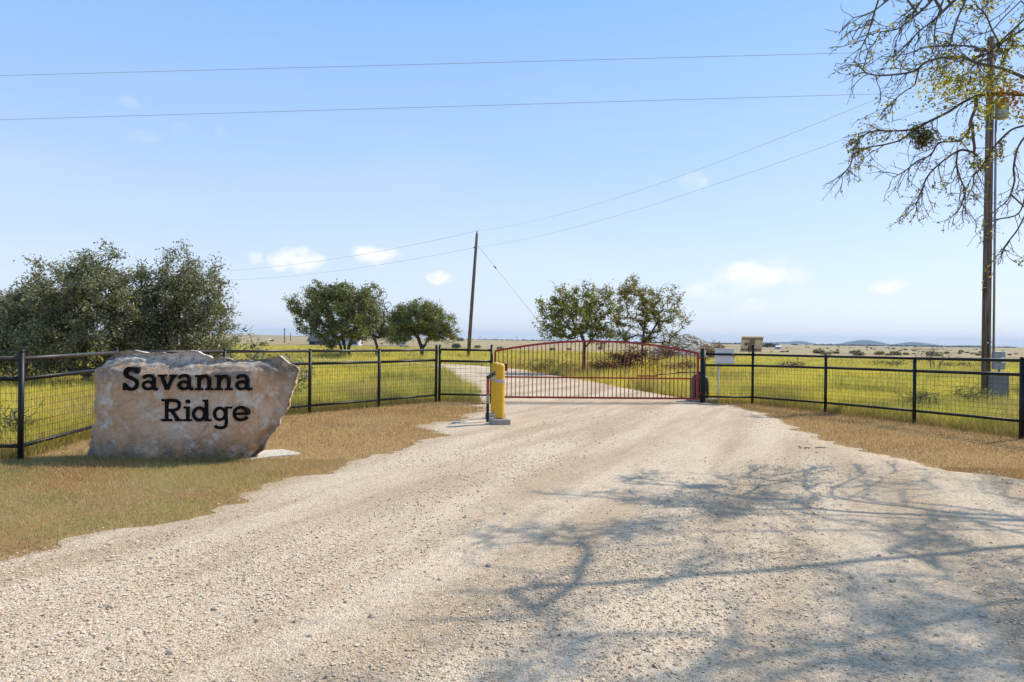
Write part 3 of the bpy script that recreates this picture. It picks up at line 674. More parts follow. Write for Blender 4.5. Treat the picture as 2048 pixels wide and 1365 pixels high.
# ------------------------------------------------------------------ utility poles and lines
def insulator(base, dirv, n=6, L=.42):
    mb = MB(); d = Vector(dirv).normalized(); prof = [(.012, 0), (.012, L*.15)]
    pts = []; rad = []
    for k in range(n):
        s = L*(.15+.8*k/n); pts += [s, s+.012, s+.03, s+.045]; rad += [.022, .068, .060, .022]
    pts = [0]+pts+[L]; rad = [.014]+rad+[.014]
    return mb.tube([Vector(base)+d*s for s in pts], rad, 12)
PB = Vector((13.92, 20.55, 0)); PT = 10.75
def build_pole():
    root = thing('utility_pole', PB, 'tall weathered utility pole with grey meter boxes behind the fence', 'utility pole')
    lean = Vector((.02, 0, 1)).normalized(); top = PB+Vector((.03, 0, PT))
    MB().tube([PB-Vector((0, 0, .4)), PB+Vector((.0, 0, 3)), PB+Vector((.01, 0, 7)), top], [.118, .114, .106, .096], 20).build('pole', M['pole'], root)
    for s in (-1, 1):
        o = insulator(top+Vector((s*.12, 0, -.38)), (s, -.12 if s < 0 else 0, -.02)).build('insulator', M['porcelain'], root)
    insulator(top+Vector((-.06, .12, -.42)), (-.39, .92, -.03)).build('insulator', M['porcelain'], root)
    insulator(top+Vector((.36, -.05, -.52)), (-.12, 0, -1), 4, .5).build('fuse_cutout', M['porcelain'], root)
    MB().tube([top+Vector((.1, -.05, -.45)), top+Vector((.38, -.05, -.50))], .02, 8).build('bracket', M['galv'], root)
    tz = 8.35; tp = PB+Vector((.33, -.06, tz))
    MB().lathe(tp, [(.05, -.02), (.17, 0), (.175, .05), (.175, .48), (.17, .53), (.10, .57), (.03, .58)], 20).build('transformer', M['galv'], root)
    MB().tube([tp+Vector((.05, 0, .56)), tp+Vector((.05, 0, .74))], [.035, .02], 10).build('bushing', M['porcelain'], root)
    MB().tube([PB+Vector((.20, -.03, 1.50)), PB+Vector((.19, -.03, 5)), PB+Vector((.18, -.03, 8.3))], .032, 10).build('conduit', M['galv'], root)
    mz = 1.05
    MB().box(PB+Vector((.20, -.24, mz+.22)), (.30, .16, .52), None, .012).build('meter_box', M['galv'], root)
    MB().tube([PB+Vector((.24, -.325, mz+.24)), PB+Vector((.24, -.40, mz+.24))], .085, 18).build('meter_glass', M['white'], root)
    MB().tube([PB+Vector((.22, -.24, mz-.04)), PB+Vector((.22, -.24, mz-.16))], .03, 8).build('conduit_nipple', M['galv'], root)
    MB().box(PB+Vector((.19, -.28, .50)), (.46, .22, .84), None, .015).build('breaker_cabinet', M['grey_box'], root)
    MB().box(PB+Vector((.19, -.28, .93)), (.49, .26, .02)).build('cabinet_lid', M['grey_box'], root)
    for q in ((-.05, 1.78), (.06, 1.80)): MB().tube([PB+Vector((q[0], -.13, q[1])), PB+Vector((q[0], -.16, q[1]))], .02, 8).build('bolt', M['white'], root)
build_pole()
P2 = Vector((-3.95, 63.0, Tz(-3.95, 63))); P2T = P(954, 468, 63.0)
def pole2():
    root = thing('utility_pole', P2, 'leaning wooden utility pole with a guy wire standing in the pasture', 'utility pole')
    MB().tube([P2-Vector((0, 0, .5)), P2.lerp(P2T, .5), P2T], [.17, .15, .12], 16).build('pole', M['pole'], root)
    MB().tube([P2T+Vector((0, 0, -.02)), P2T+Vector((0, 0, .28))], [.07, .04], 10).build('insulator', M['porcelain'], root)
    MB().tube([P2T+Vector((-.12, -.1, -1.25)), P2T+Vector((-.28, -.1, -1.25))], .07, 10).build('spool_insulator', M['porcelain'], root)
    e = Vector((5.4, 66.5, Tz(5.4, 66.5))); s = P2T+Vector((.12, 0, -1.1)); 
    MB().tube([s, e], .016, 6).build('guy_wire', M['wirecable'], root)
    m = s.lerp(e, .17); MB().tube([m, s.lerp(e, .19)], .06, 8).build('guy_insulator', M['porcelain'], root)
pole2()
P3 = Vector((-39.0, 86.0, Tz(-39, 86)))
root = thing('utility_pole', P3, 'utility pole hidden behind the dark oak thicket', 'utility pole')
MB().tube([P3-Vector((0, 0, .5)), P3+Vector((0, 0, 9.4))], [.16, .11], 12).build('pole', M['pole'], root)
MB().tube([P3+Vector((0, 0, 9.38)), P3+Vector((0, 0, 9.6))], [.07, .04], 10).build('insulator', M['porcelain'], root)
for k, (u, v0, v1, d, lab) in enumerate([(569, 657, 690, 390, 'far utility pole on the tan pasture, the taller of two'), (581, 667, 690, 560, 'far utility pole on the tan pasture, the shorter of two')]):
    b = P(u, 684, d); zt = P(u, v0, d).z; zb = Tz(b.x, d)
    root = thing('utility_pole', (b.x, d, zb), lab, 'utility pole')
    MB().tube([(b.x, d, zb-.5), (b.x, d, zt)], [.30, .26], 8).build('pole', M['pole'], root)
    MB().box((b.x, d-.3, zt-.6), (1.6, .2, .2)).build('crossarm', M['pole'], root)
def line(a, b, sag, label, r=.008, n=36):
    a = Vector(a); b = Vector(b); pts = [a.lerp(b, k/n)-Vector((0, 0, sag*4*(k/n)*(1-k/n))) for k in range(n+1)]
    o = MB().tube(pts, r, 6, False).build('power_line', M['wirecable']); return tag(o, label, 'power line')
TP = PB+Vector((.03, 0, PT))
w1 = P(0, 152, 24.5); dirw = (w1-(TP+Vector((-.5, -.05, -.40))))
line(TP+Vector((-.53, -.05, -.39)), w1+dirw*.5, .0, 'upper overhead line running level from the tall utility pole', .006)
w2 = P(0, 240, 24.5); s2 = PB+Vector((-.12, -.05, P(1970, 183, 20.55).z)); dirw = w2-s2
line(s2, w2+dirw*.5, .0, 'lower overhead line running level from the tall utility pole', .006)
line(TP+Vector((-.24, .52, -.43)), P2T+Vector((0, 0, .26)), .9, 'upper line spanning from the tall pole to the leaning pole', .0055)
line(PB+Vector((-.1, .1, P(1970, 172, 20.55).z)), P2T+Vector((-.2, -.1, -1.25)), .75, 'lower line spanning from the tall pole to the leaning pole', .0055)
line(P2T+Vector((0, 0, .26)), P3+Vector((0, 0, 9.55)), .75, 'upper line leaving the leaning pole towards the oak thicket', .010)
line(P2T+Vector((-.2, -.1, -1.25)), P3+Vector((0, 0, 8.5)), .75, 'lower line leaving the leaning pole towards the oak thicket', .010)

# ------------------------------------------------------------------ trees
def grow(start, targets, seg=.35, bow=.12, jit=.05, wup=.0, rng=RNG):
    """start: list of (pos,parent) trunk nodes; join each target to the nearest node by a bowed path"""
    pos = [np.array(p, float) for p, _ in start]; par = [q for _, q in start]; tips = []
    T_ = [np.array(t, float) for t in targets]; root = pos[min(len(pos)-1, len(pos)//2)]
    T_.sort(key=lambda t: np.linalg.norm(t-root))
    arr = np.zeros((200000, 3)); arr[:len(pos)] = pos; n = len(pos); n_tr = n
    for t in T_:
        dv = arr[:n]-t; ds = np.sqrt((dv**2).sum(1))+np.clip(arr[:n,2]-t[2]+.25*np.hypot(dv[:,0], dv[:,1]), 0, 9)*wup
        i = int(np.argmin(ds)); a = arr[i].copy(); v = t-a; L = np.linalg.norm(v); k = max(1, int(L/seg)); last = i
        side = rng.normal(0, 1, 3)*bow*L*.5+np.array((0, 0, bow*L))
        for j in range(1, k+1):
            s = j/k; q = a+v*s+side*4*s*(1-s)*.5+(rng.normal(0, jit, 3)*min(1, L) if j < k else 0)
            arr[n] = q; par.append(last); last = n; n += 1
        tips.append(last)
    return arr[:n].copy(), np.array(par), tips
def radii(pos, par, tips, r0, p=2.3, rmax=9):
    n = len(pos); acc = np.zeros(n); acc[tips] += r0**p
    for i in range(n-1, 0, -1):
        if acc[i] == 0: acc[i] = r0**p
        if par[i] >= 0: acc[par[i]] += acc[i]
    return np.minimum(acc**(1/p), rmax)
def limbs(name, pos, par, rad, mat, parent, n=5):
    ch = np.where(par >= 0)[0]; A = pos[par[ch]]; B = pos[ch]; ra = np.minimum(rad[par[ch]], rad[ch]*1.7); rb = rad[ch]
    d = B-A; L = np.linalg.norm(d, axis=1, keepdims=True)+1e-9; d = d/L; B = B+d*rb[:,None]*.4
    up = np.where(np.abs(d[:,2:3]) < .9, np.array([[0,0,1.]]), np.array([[1.,0,0]])); u = np.cross(d, up); u /= np.linalg.norm(u, axis=1, keepdims=True); w = np.cross(d, u)
    th = np.arange(n)*2*math.pi/n; cs = np.cos(th)[None,:,None]; sn = np.sin(th)[None,:,None]
    ring = u[:,None]*cs+w[:,None]*sn
    V = np.concatenate([A[:,None]+ring*ra[:,None,None], B[:,None]+ring*rb[:,None,None]], 1).reshape(-1, 3)
    m = len(ch); j = np.arange(n); q = np.stack([j, (j+1) % n, n+(j+1) % n, n+j], 1)
    Fq = (np.arange(m)*2*n)[:,None,None]+q[None]
    return np_obj(name, V, Fq.reshape(-1, 4), mat, parent, smooth=True)
def leaves(name, cen, size, cols, mat, parent, rng=RNG, aspect=.5, droop=.3, flat=.3):
    N = len(cen); size = np.broadcast_to(size, (N,))*rng.uniform(.65, 1.35, N)
    a = rng.normal(0, 1, (N, 3)); a[:,2] = a[:,2]*.7-droop; a /= np.linalg.norm(a, axis=1, keepdims=True)
    nrm = rng.normal(0, 1, (N, 3)); nrm[:,2] += flat*3; b = np.cross(a, nrm); b /= np.linalg.norm(b, axis=1, keepdims=True)+1e-9
    k = np.cross(a, b)*(size*.10)[:,None]
    s = size[:,None]
    V = np.stack([cen-a*s*.5, cen-b*s*aspect*.5+k, cen+a*s*.5, cen+b*s*aspect*.5+k], 1).reshape(-1, 3)
    Fq = np.arange(N*4).reshape(N, 4)
    return np_obj(name, V, Fq, mat, parent, col=np.repeat(cols, 4, axis=0))
def leafcol(N, pal, rng=RNG, var=.25):
    pal = np.array([p[:3] for p in pal]); w = np.array([p[3] if len(p) > 3 else 1 for p in [tuple(q) for q in pal]]) if False else None
    i = rng.integers(0, len(pal), N); c = pal[i]*(1+rng.uniform(-var, var, (N, 1))); return np.clip(c, .004, 1)
def in_lumps(lumps, n, rng, shell=.45):
    out = []; vol = np.array([l[3]*l[4]*l[5] for l in lumps])**.8; vol /= vol.sum()
    for (cx, cy, cz, rx, ry, rz), f in zip(lumps, vol):
        m = max(3, int(n*f)); v = rng.normal(0, 1, (m, 3)); v /= np.linalg.norm(v, axis=1, keepdims=True)
        r = (shell+(1-shell)*rng.random((m, 1))**.7); out.append(np.array((cx, cy, cz))+v*r*np.array((rx, ry, rz)))
    return np.concatenate(out)
def make_tree(label, base, trunk, lumps, ncl, nleaf, size, pal, group=None, r0=.012, spread=.3, bark='bark', leafmat='leaf', name='oak_tree', seed=1, wup=.5, twig=0, leaf_keep=None, rmax=.4, cat='tree', zmin=.25, shell=.45, seg=.35, stems=None, knobs=4):
    rng = np.random.default_rng(seed); base = Vector(base)
    root = thing(name, base, label, cat, group); B = np.array(base)
    starts = []
    for st in (stems or [trunk]):
        prev = -1
        for p in st: starts.append((B+np.array(p), prev)); prev = len(starts)-1
    kn = []
    for l in lumps:
        for _ in range(knobs):
            v = rng.normal(0, 1, 3); v[2] = abs(v[2])-.3; v /= np.linalg.norm(v); f = rng.uniform(.16, .34)
            kn.append((l[0]+v[0]*l[3]*.97, l[1]+v[1]*l[4]*.97, l[2]+v[2]*l[5]*.97, l[3]*f, l[4]*f, l[5]*f*1.2))
    lumps = list(lumps)+kn
    tg = in_lumps([(B[0]+l[0], B[1]+l[1], B[2]+l[2], *l[3:]) for l in lumps], ncl, rng, shell); tg = tg[tg[:,2] > B[2]+zmin]
    pos, par, tips = grow(starts, tg, seg, .10, .05, wup, rng)
    if twig:       # fine side twigs
        k = len(pos); pick = rng.integers(len(starts), k, twig); ext = []; ep = []
        for i in pick:
            d = rng.normal(0, 1, 3); d[2] = abs(d[2])*.5; d /= np.linalg.norm(d); l = rng.uniform(.15, .5)
            ext += [pos[i]+d*l*.5, pos[i]+d*l+np.array((0, 0, rng.uniform(-.1, .1)))]; ep += [i, k+len(ext)-2]
        pos = np.concatenate([pos, ext]); par = np.concatenate([par, ep]); tips = list(tips)+list(range(k+1, len(pos), 2))
    rad = radii(pos, par, tips, r0, 2.35, rmax)
    limbs('trunk', pos, par, rad, M[bark], root, 6)
    tp = pos[tips]
    cw = rng.random(len(tp)); ctone = rng.uniform(.6, 1.45, len(tp))
    i = rng.integers(0, len(tp), nleaf); tpi = np.array(tips)[i]; back = rng.integers(0, 3, nleaf); a_ = tpi.copy()
    for _ in range(2): a_ = np.where((back > _) & (par[a_] >= len(starts)), par[a_], a_)
    c = pos[a_]+(pos[np.maximum(par[a_], 0)]-pos[a_])*rng.random((nleaf, 1))+rng.normal(0, 1, (nleaf, 3))*spread*np.array((1, 1, .75))
    keep = c[:,2] > B[2]+zmin*.6
    if leaf_keep is not None: keep &= leaf_keep(c, rng)
    c = c[keep]; i = i[keep]
    cols = leafcol(len(c), pal, rng)*ctone[i][:,None]
    leaves('crown', c, size, cols, M[leafmat], root, rng)
    return root
OAK = [(.13, .142, .072), (.185, .195, .10), (.245, .252, .14), (.35, .35, .22)]
GRN = [(.165, .19, .065), (.215, .24, .08), (.28, .29, .10), (.14, .155, .07)]
LGT = [(.21, .225, .05), (.27, .27, .055), (.15, .17, .045), (.33, .31, .07)]
# thicket of three shrubby oaks left of the sign
def gpt(u, d): p = P(u, 690, d); return Vector((p.x, d, Tz(p.x, d)))
def bush_stems(rng, k, w, h):
    out = []
    for j in range(k):
        x, y = rng.uniform(-w, w), rng.uniform(-w, w)*.7; out.append([(x*.4, y*.4, -.2), (x*.6, y*.6, h*.3), (x+rng.uniform(-.2, .2), y, h*.6)])
    return out
bush = [(50, 21.5, 3.45, 1.5, 'small shrubby oak at the open end of the dark thicket', 5), (188, 20.8, 4.5, 1.9, 'tallest shrubby oak in the dark thicket behind the corner post', 6), (362, 21.8, 4.4, 1.75, 'broad shrubby oak of the thicket, right behind the boulder sign', 8)]
for k, (u, d, h, w, lab, ns) in enumerate(bush):
    rg = np.random.default_rng(40+k); b = gpt(u, d)
    lum = [(0, 0, h*.45, w*.95, w*.9, h*.42), (-w*.35, .2, h*.62, w*.6, w*.6, h*.30), (w*.35, -.2, h*.66, w*.62, w*.6, h*.28), (0, 0, h*.80, w*.45, w*.45, h*.19), (-w*.6, 0, h*.34, w*.5, w*.6, h*.26), (w*.55, 0, h*.36, w*.42, w*.6, h*.28)]
    make_tree(lab, b, None, lum, 1000, 42000 if k else 28000, .085, OAK, 'shrubby oaks of the thicket', .005, .11, 'bark_light', 'leaf', 'shrubby_oak', 60+k, .3, 200, zmin=.3, shell=.3, stems=bush_stems(rg, ns, w*.7, h), rmax=.09)
# field oaks
b = gpt(690, 60); 
make_tree('large rounded green oak in the pasture in front of a barn', b, None,
          [(-.3, 0, 4.4, 3.2, 2.8, 2.0), (-3.1, .3, 4.5, 2.1, 1.8, 1.5), (.8, .2, 5.3, 2.3, 2.2, 1.5), (-1.2, -.4, 5.4, 2.0, 2, 1.25), (2.0, 0, 3.6, 1.5, 1.5, 1.4), (-2.6, 0, 2.8, 1.8, 1.5, 1.0), (.6, -.8, 2.7, 1.6, 1.5, .9), (-1.6, -.6, 1.9, 1.2, 1.0, .9), (1.6, -.6, 2.2, 1.0, 1.0, .8)], 850, 30000, .20, GRN, 'rounded oaks in the pasture', .011, .19, 'bark', 'leaf', 'oak_tree', 71, .6, 100, zmin=.75,
          stems=[[(0, 0, -.3), (0, 0, .8), (-.15, 0, 1.7), (-.4, 0, 2.4)], [(.32, .1, -.3), (.3, .1, .9), (.7, .1, 2.0)], [(-.32, .1, -.3), (-.36, .1, .9), (-.8, .1, 1.8)]], rmax=.30)
b = gpt(752, 62)
make_tree('thin half-bare small tree growing against the large rounded oak', b, [(0, 0, -.3), (.1, 0, 1.0), (-.2, 0, 1.9)],
          [(-.2, 0, 3.2, 1.1, 1.0, 1.5), (.4, 0, 4.7, .9, .8, 1.0), (.9, 0, 2.4, .8, .8, .8)], 220, 4200, .17, [(.10, .11, .035), (.12, .12, .04), (.08, .09, .03)], None, .010, .25, 'bark_light', 'leaf_soft', 'small_tree', 73, .5, 160, zmin=.9, leaf_keep=lambda c, r: c[:,2] < 3.7+r.random(len(c))*.6)
b = gpt(838, 70)
make_tree('domed dark green oak in the pasture beside the leaning pole', b, None,
          [(0, 0, 3.8, 3.2, 2.7, 1.7), (-2.1, 0, 3.1, 1.7, 1.6, 1.4), (2.1, 0, 3.2, 1.8, 1.6, 1.3), (.1, 0, 4.75, 2.4, 2.2, 1.15), (-2.8, 0, 1.9, 1.1, 1.0, .9), (2.9, 0, 2.1, 1.1, .9, .9), (-1.4, -.6, 2.1, 1.1, .9, .8), (1.6, -.6, 2.2, 1.0, .9, .7)], 900, 32000, .19, GRN, 'rounded oaks in the pasture', .011, .18, 'bark', 'leaf', 'oak_tree', 72, .6, 80, zmin=.7,
          stems=[[(.3, 0, -.3), (.3, 0, .8), (-.1, 0, 1.9), (-.5, 0, 2.6)], [(.3, 0, .6), (.8, 0, 1.6), (1.2, 0, 2.5)]], rmax=.27)
# two elms behind the gate
b = gpt(1168, 36)
make_tree('leafy yellow-green elm with a slim trunk behind the red gate', b, None,
          [(-.5, 0, 2.9, 1.9, 1.6, 1.2), (-1.5, 0, 2.5, 1.1, 1.1, .9), (.2, 0, 3.7, 1.4, 1.3, 1.0), (-.9, 0, 3.9, .9, .9, .7), (.9, 0, 3.2, .9, 1.0, 1.2), (-1.9, 0, 3.6, .5, .6, .5), (.9, 0, 2.0, .7, .7, .6)], 480, 11000, .125, LGT, 'elms behind the gate', .006, .11, 'bark', 'leaf_soft', 'elm_tree', 81, .55, 260, zmin=1.15,
          stems=[[(0, 0, -.3), (0, 0, .9), (.02, 0, 1.6), (-.2, 0, 2.2)], [(0, 0, 1.3), (.35, 0, 1.7), (.7, 0, 2.3)]], rmax=.15)
b = gpt(1284, 37.5)
make_tree('thinly leaved spreading elm with bare outer branches behind the red gate', b, None,
          [(-.4, 0, 3.6, 1.3, 1.2, 1.3), (-.6, 0, 4.5, .8, .8, .65), (.9, 0, 3.6, 1.2, 1.2, 1.2), (1.7, 0, 3.0, 1.0, .9, .6), (-1.2, 0, 2.3, .7, .8, .7), (.9, 0, 2.0, 1.1, 1.0, .5)], 560, 11000, .115, LGT+[(.26, .14, .045)], 'elms behind the gate', .005, .10, 'bark', 'leaf_soft', 'elm_tree', 82, .55, 420, zmin=1.1,
          stems=[[(0, 0, -.3), (0, 0, 1.0), (.02, 0, 1.55)], [(.02, 0, 1.5), (-.3, 0, 2.2), (-.7, 0, 2.9)], [(.02, 0, 1.5), (.5, 0, 2.2), (.9, 0, 2.9)], [(.02, 0, 1.5), (.1, 0, 2.4), (.15, 0, 3.1)]], rmax=.13,
          leaf_keep=lambda c, r: (c[:,0] < b.x+.35+.3*r.random(len(c))) | (r.random(len(c)) < .5))
def shrub(label, b, w, h, n, size, pal, seed, group=None, name='shrub', mat='leaf', nst=5, cat='shrub', spread=.14, ncl=90):
    rg = np.random.default_rng(seed)
    return make_tree(label, b, None, [(0, 0, h*.5, w, w*.8, h*.48), (-w*.4, 0, h*.4, w*.6, w*.6, h*.35), (w*.4, 0, h*.45, w*.55, w*.6, h*.42)], ncl, n, size, pal, group, .004, spread, 'bark_light', mat, name, seed, .3, 40, zmin=.05, shell=.2, stems=bush_stems(rg, nst, w*.6, h), rmax=.03, seg=.25, cat=cat)
DARK = [(.035, .035, .022), (.05, .045, .028), (.045, .03, .022)]
shrub('dark tangled shrub under the thinly leaved elm', gpt(1262, 36.6), 1.55, 1.55, 3800, .09, DARK+[(.08, .085, .03)], 91)
shrub('low dark shrub spreading between the two elm trunks', gpt(1212, 36.2), 1.0, .85, 2000, .08, DARK, 92)
shrub('dry brown weed bush on the flank of the rubble mound', gpt(1422, 66), 1.5, 1.9, 2400, .13, [(.20, .13, .05), (.26, .17, .06), (.15, .12, .05)], 93, mat='leaf_soft')
shrub('brown-green bush between the bare elm and the rubble mound', gpt(1336, 62), 1.0, 1.9, 1400, .12, [(.13, .12, .05), (.10, .10, .04), (.16, .11, .05)], 94, mat='leaf_soft')
shrub('leafy oak sprout rising above the rail beside the thicket', gpt(520, 17.2), .55, 1.62, 1100, .085, OAK, 95, cat='shrub', ncl=60)
shrub('small oak sprout showing over the top of the boulder sign', gpt(578, 17.8), .6, 1.45, 1000, .085, OAK, 96, ncl=60)
shrub('low oak sprout under the edge of the thicket', gpt(455, 18.2), .5, 1.3, 800, .085, OAK, 97, ncl=50)
shrub('bare thorny mesquite bush in the pasture beyond the fence', gpt(1868, 44), 1.5, 2.2, 260, .05, [(.10, .11, .05)], 98, nst=9, ncl=130)
for k, (u, d, w, h, lab) in enumerate([(1580, 46, .8, .55, 'dark low prickly clump in the broomweed close to the solar panel'), (1790, 52, 1.3, .6, 'wide dark prickly clump between the solar panel and the bare mesquite'),
        (1925, 50, 1.2, .6, 'dark prickly clump between the bare mesquite and the tall utility pole'), (1372, 40, .7, .6, 'dark prickly clump in front of the rubble heap by the gate hinges'), (1335, 38, .5, .55, 'small dark prickly clump beside the shrub under the bare elm')]):
    shrub(lab, gpt(u, d), w, h, 500, .11, DARK, 110+k, 'dark low clumps in the broomweed', 'prickly_clump', cat='clump', ncl=40)
WEED = [(.20, .24, .05), (.28, .30, .06), (.15, .19, .045)]
shrub('low bank of dark green weeds at the bend of the drive behind the gate', gpt(1092, 37.5), 1.5, .75, 2600, .07, [(.13, .16, .04), (.18, .20, .05), (.22, .22, .06)], 121, cat='weeds', name='weed_bank', mat='leaf_soft')
shrub('bright yellow broomweed mound in front of the thinly leaved elm', gpt(1302, 34), .85, .62, 2200, .05, [(.62, .52, .05), (.55, .48, .05), (.70, .58, .06)], 122, cat='weeds', name='broomweed_mound', mat='leaf_soft')
shrub('low dark green weeds at the foot of the large rounded oak', gpt(655, 56), 1.9, .75, 1500, .10, [(.15, .17, .05), (.11, .13, .04)], 123, cat='weeds', name='weed_bank', mat='leaf_soft')
shrub('feathery green weed at the foot of the tall utility pole', gpt(1948, 19.2), .55, .6, 900, .045, WEED, 124, cat='weeds', name='green_weed', mat='leaf_soft')
shrub('feathery green weed just beyond the fence rail near the bare mesquite', gpt(1852, 17.6), .40, .62, 900, .045, WEED, 125, cat='weeds', name='green_weed', mat='leaf_soft')
shrub('green weed clump behind the fence outside the corner post by the stone sign', gpt(22, 10.6), .35, .5, 900, .04, WEED, 126, cat='weeds', name='green_weed', mat='leaf_soft')
# far bushes: one mesh per kind, copied
far_pal = [[(.13, .135, .07), (.16, .16, .08)], [(.22, .19, .10), (.18, .17, .085)], [(.085, .095, .06), (.11, .115, .065)]]
def far_bush(kind):
    rg = np.random.default_rng(200+kind); n = 330
    c = in_lumps([(0, 0, 1.0, 1.5, 1.4, .95), (-.8, 0, .8, .9, .9, .8), (.8, 0, .9, .9, .9, .8)], n, rg, .3); c = c[c[:,2] > .05]
    cols = leafcol(len(c), far_pal[kind], rg, .3)
    o = leaves('pasture_bush', c, .42, cols, M['leaf'], None, rg, .7); return o
FAR = [far_bush(k) for k in range(3)]
FLAB = ['olive bush standing far out in the tan pasture', 'tan bush standing far out in the tan pasture', 'dark bush standing far out in the tan pasture']
rg = np.random.default_rng(5); used = set()
spots = []
for k in range(110):
    d = 130*(9 ** rg.random()); u = rg.uniform(1540, 2060) if rg.random() < .86 else rg.uniform(440, 1460); spots.append((u, d, rg.uniform(.25, .62)*(1+d/900)))
spots += [(912, 150, .8), (1000, 130, .5), (1538, 640, 3.2), (1550, 660, 2.8), (1529, 650, 3.0), (920, 1100, 3.5), (470, 900, 2.2)]
for (u, d, s) in spots:
    kd = 2 if s > 1.9 else int(rg.integers(0, 3)); src = FAR[kd]
    o = src if kd not in used else src.copy()
    if kd in used: COL.objects.link(o)
    used.add(kd); g = gpt(u, d); o.location = (g.x, d, g.z-.1); o.scale = (s*rg.uniform(.9, 1.4), s, s*rg.uniform(.7, 1.1)); o.rotation_euler = (0, 0, rg.uniform(0, 6))
    tag(o, FLAB[kd], 'bush', ['olive bushes of the far pasture', 'tan bushes of the far pasture', 'dark bushes of the far pasture'][kd])
# rubble mound
def mound():
    b = gpt(1378, 78); root = thing('rubble_mound', b, 'grey heap of broken rubble behind the elms', 'rubble heap')
    rg = np.random.default_rng(33); n = 46; xs_ = np.linspace(-4.6, 4.6, n); X, Y = np.meshgrid(xs_, xs_)
    Z = 2.75*np.clip(1-np.hypot((X+.2)/4.3, Y/4.0), 0, 1)**.62; Z += (fbm(X, Y, 1.3, 8)-.5)*.8*np.clip(Z, 0, 1)-.08
    idx = np.arange(n*n).reshape(n, n); q = np.stack([idx[:-1,:-1], idx[:-1,1:], idx[1:,1:], idx[1:,:-1]], -1).reshape(-1, 4)
    np_obj('heap', np.stack([X+b.x, Y+b.y, Z+b.z], -1).reshape(-1, 3), q, simple('rubble', (.48, .42, .35), .95, 0, .5, 2.5, .8, 6, bdist=.2), root, smooth=True)
    m = 1500; x = rg.uniform(-4, 4, m); y = rg.uniform(-4, 4, m)
    z = 2.75*np.clip(1-np.hypot((x+.2)/4.3, y/4.0), 0, 1)**.62; k = z > .25; x, y, z = x[k], y[k], z[k]
    V, Fq, c = stones_np(x+b.x, y+b.y, z+b.z+.02, rg.uniform(.08, .26, len(x)), rg, (.56, .50, .43), .35)
    tag(np_obj('rubble_stones', V, Fq, M['stone'], root, col=c), kind='stuff')
OCT = np.array([(1,0,0),(0,1,0),(-1,0,0),(0,-1,0),(0,0,.75),(0,0,-.6)], float)
OCF = np.array([(0,1,4),(1,2,4),(2,3,4),(3,0,4),(1,0,5),(2,1,5),(3,2,5),(0,3,5)])
def stones_np(x, y, z, r, rg, base, var):
    n = len(x); sc = rg.uniform(.55, 1.3, (n, 6, 1)); a = rg.uniform(0, 6.28, n); V = OCT[None]*sc
    V = V+rg.normal(0, .16, V.shape); st = rg.uniform(.7, 1.3, (n, 1)); V[:,:,0] *= st; V[:,:,2] *= .72
    c, s = np.cos(a)[:,None], np.sin(a)[:,None]; X = V[:,:,0]*c-V[:,:,1]*s; Y = V[:,:,0]*s+V[:,:,1]*c
    W = np.stack([X, Y, V[:,:,2]], -1)*r[:,None,None]+np.stack([x, y, z], -1)[:,None]
    col = np.array(base)[None]*(1+rg.uniform(-var, var*.7, (n, 1)))*(1+rg.normal(0, .035, (n, 3)))
    dark = rg.random(n) < .08; col[dark] *= .42
    return W.reshape(-1, 3), (np.arange(n)[:,None,None]*6+OCF[None]).reshape(-1, 3), np.repeat(np.clip(col, .02, .9), 6, axis=0)
mound()

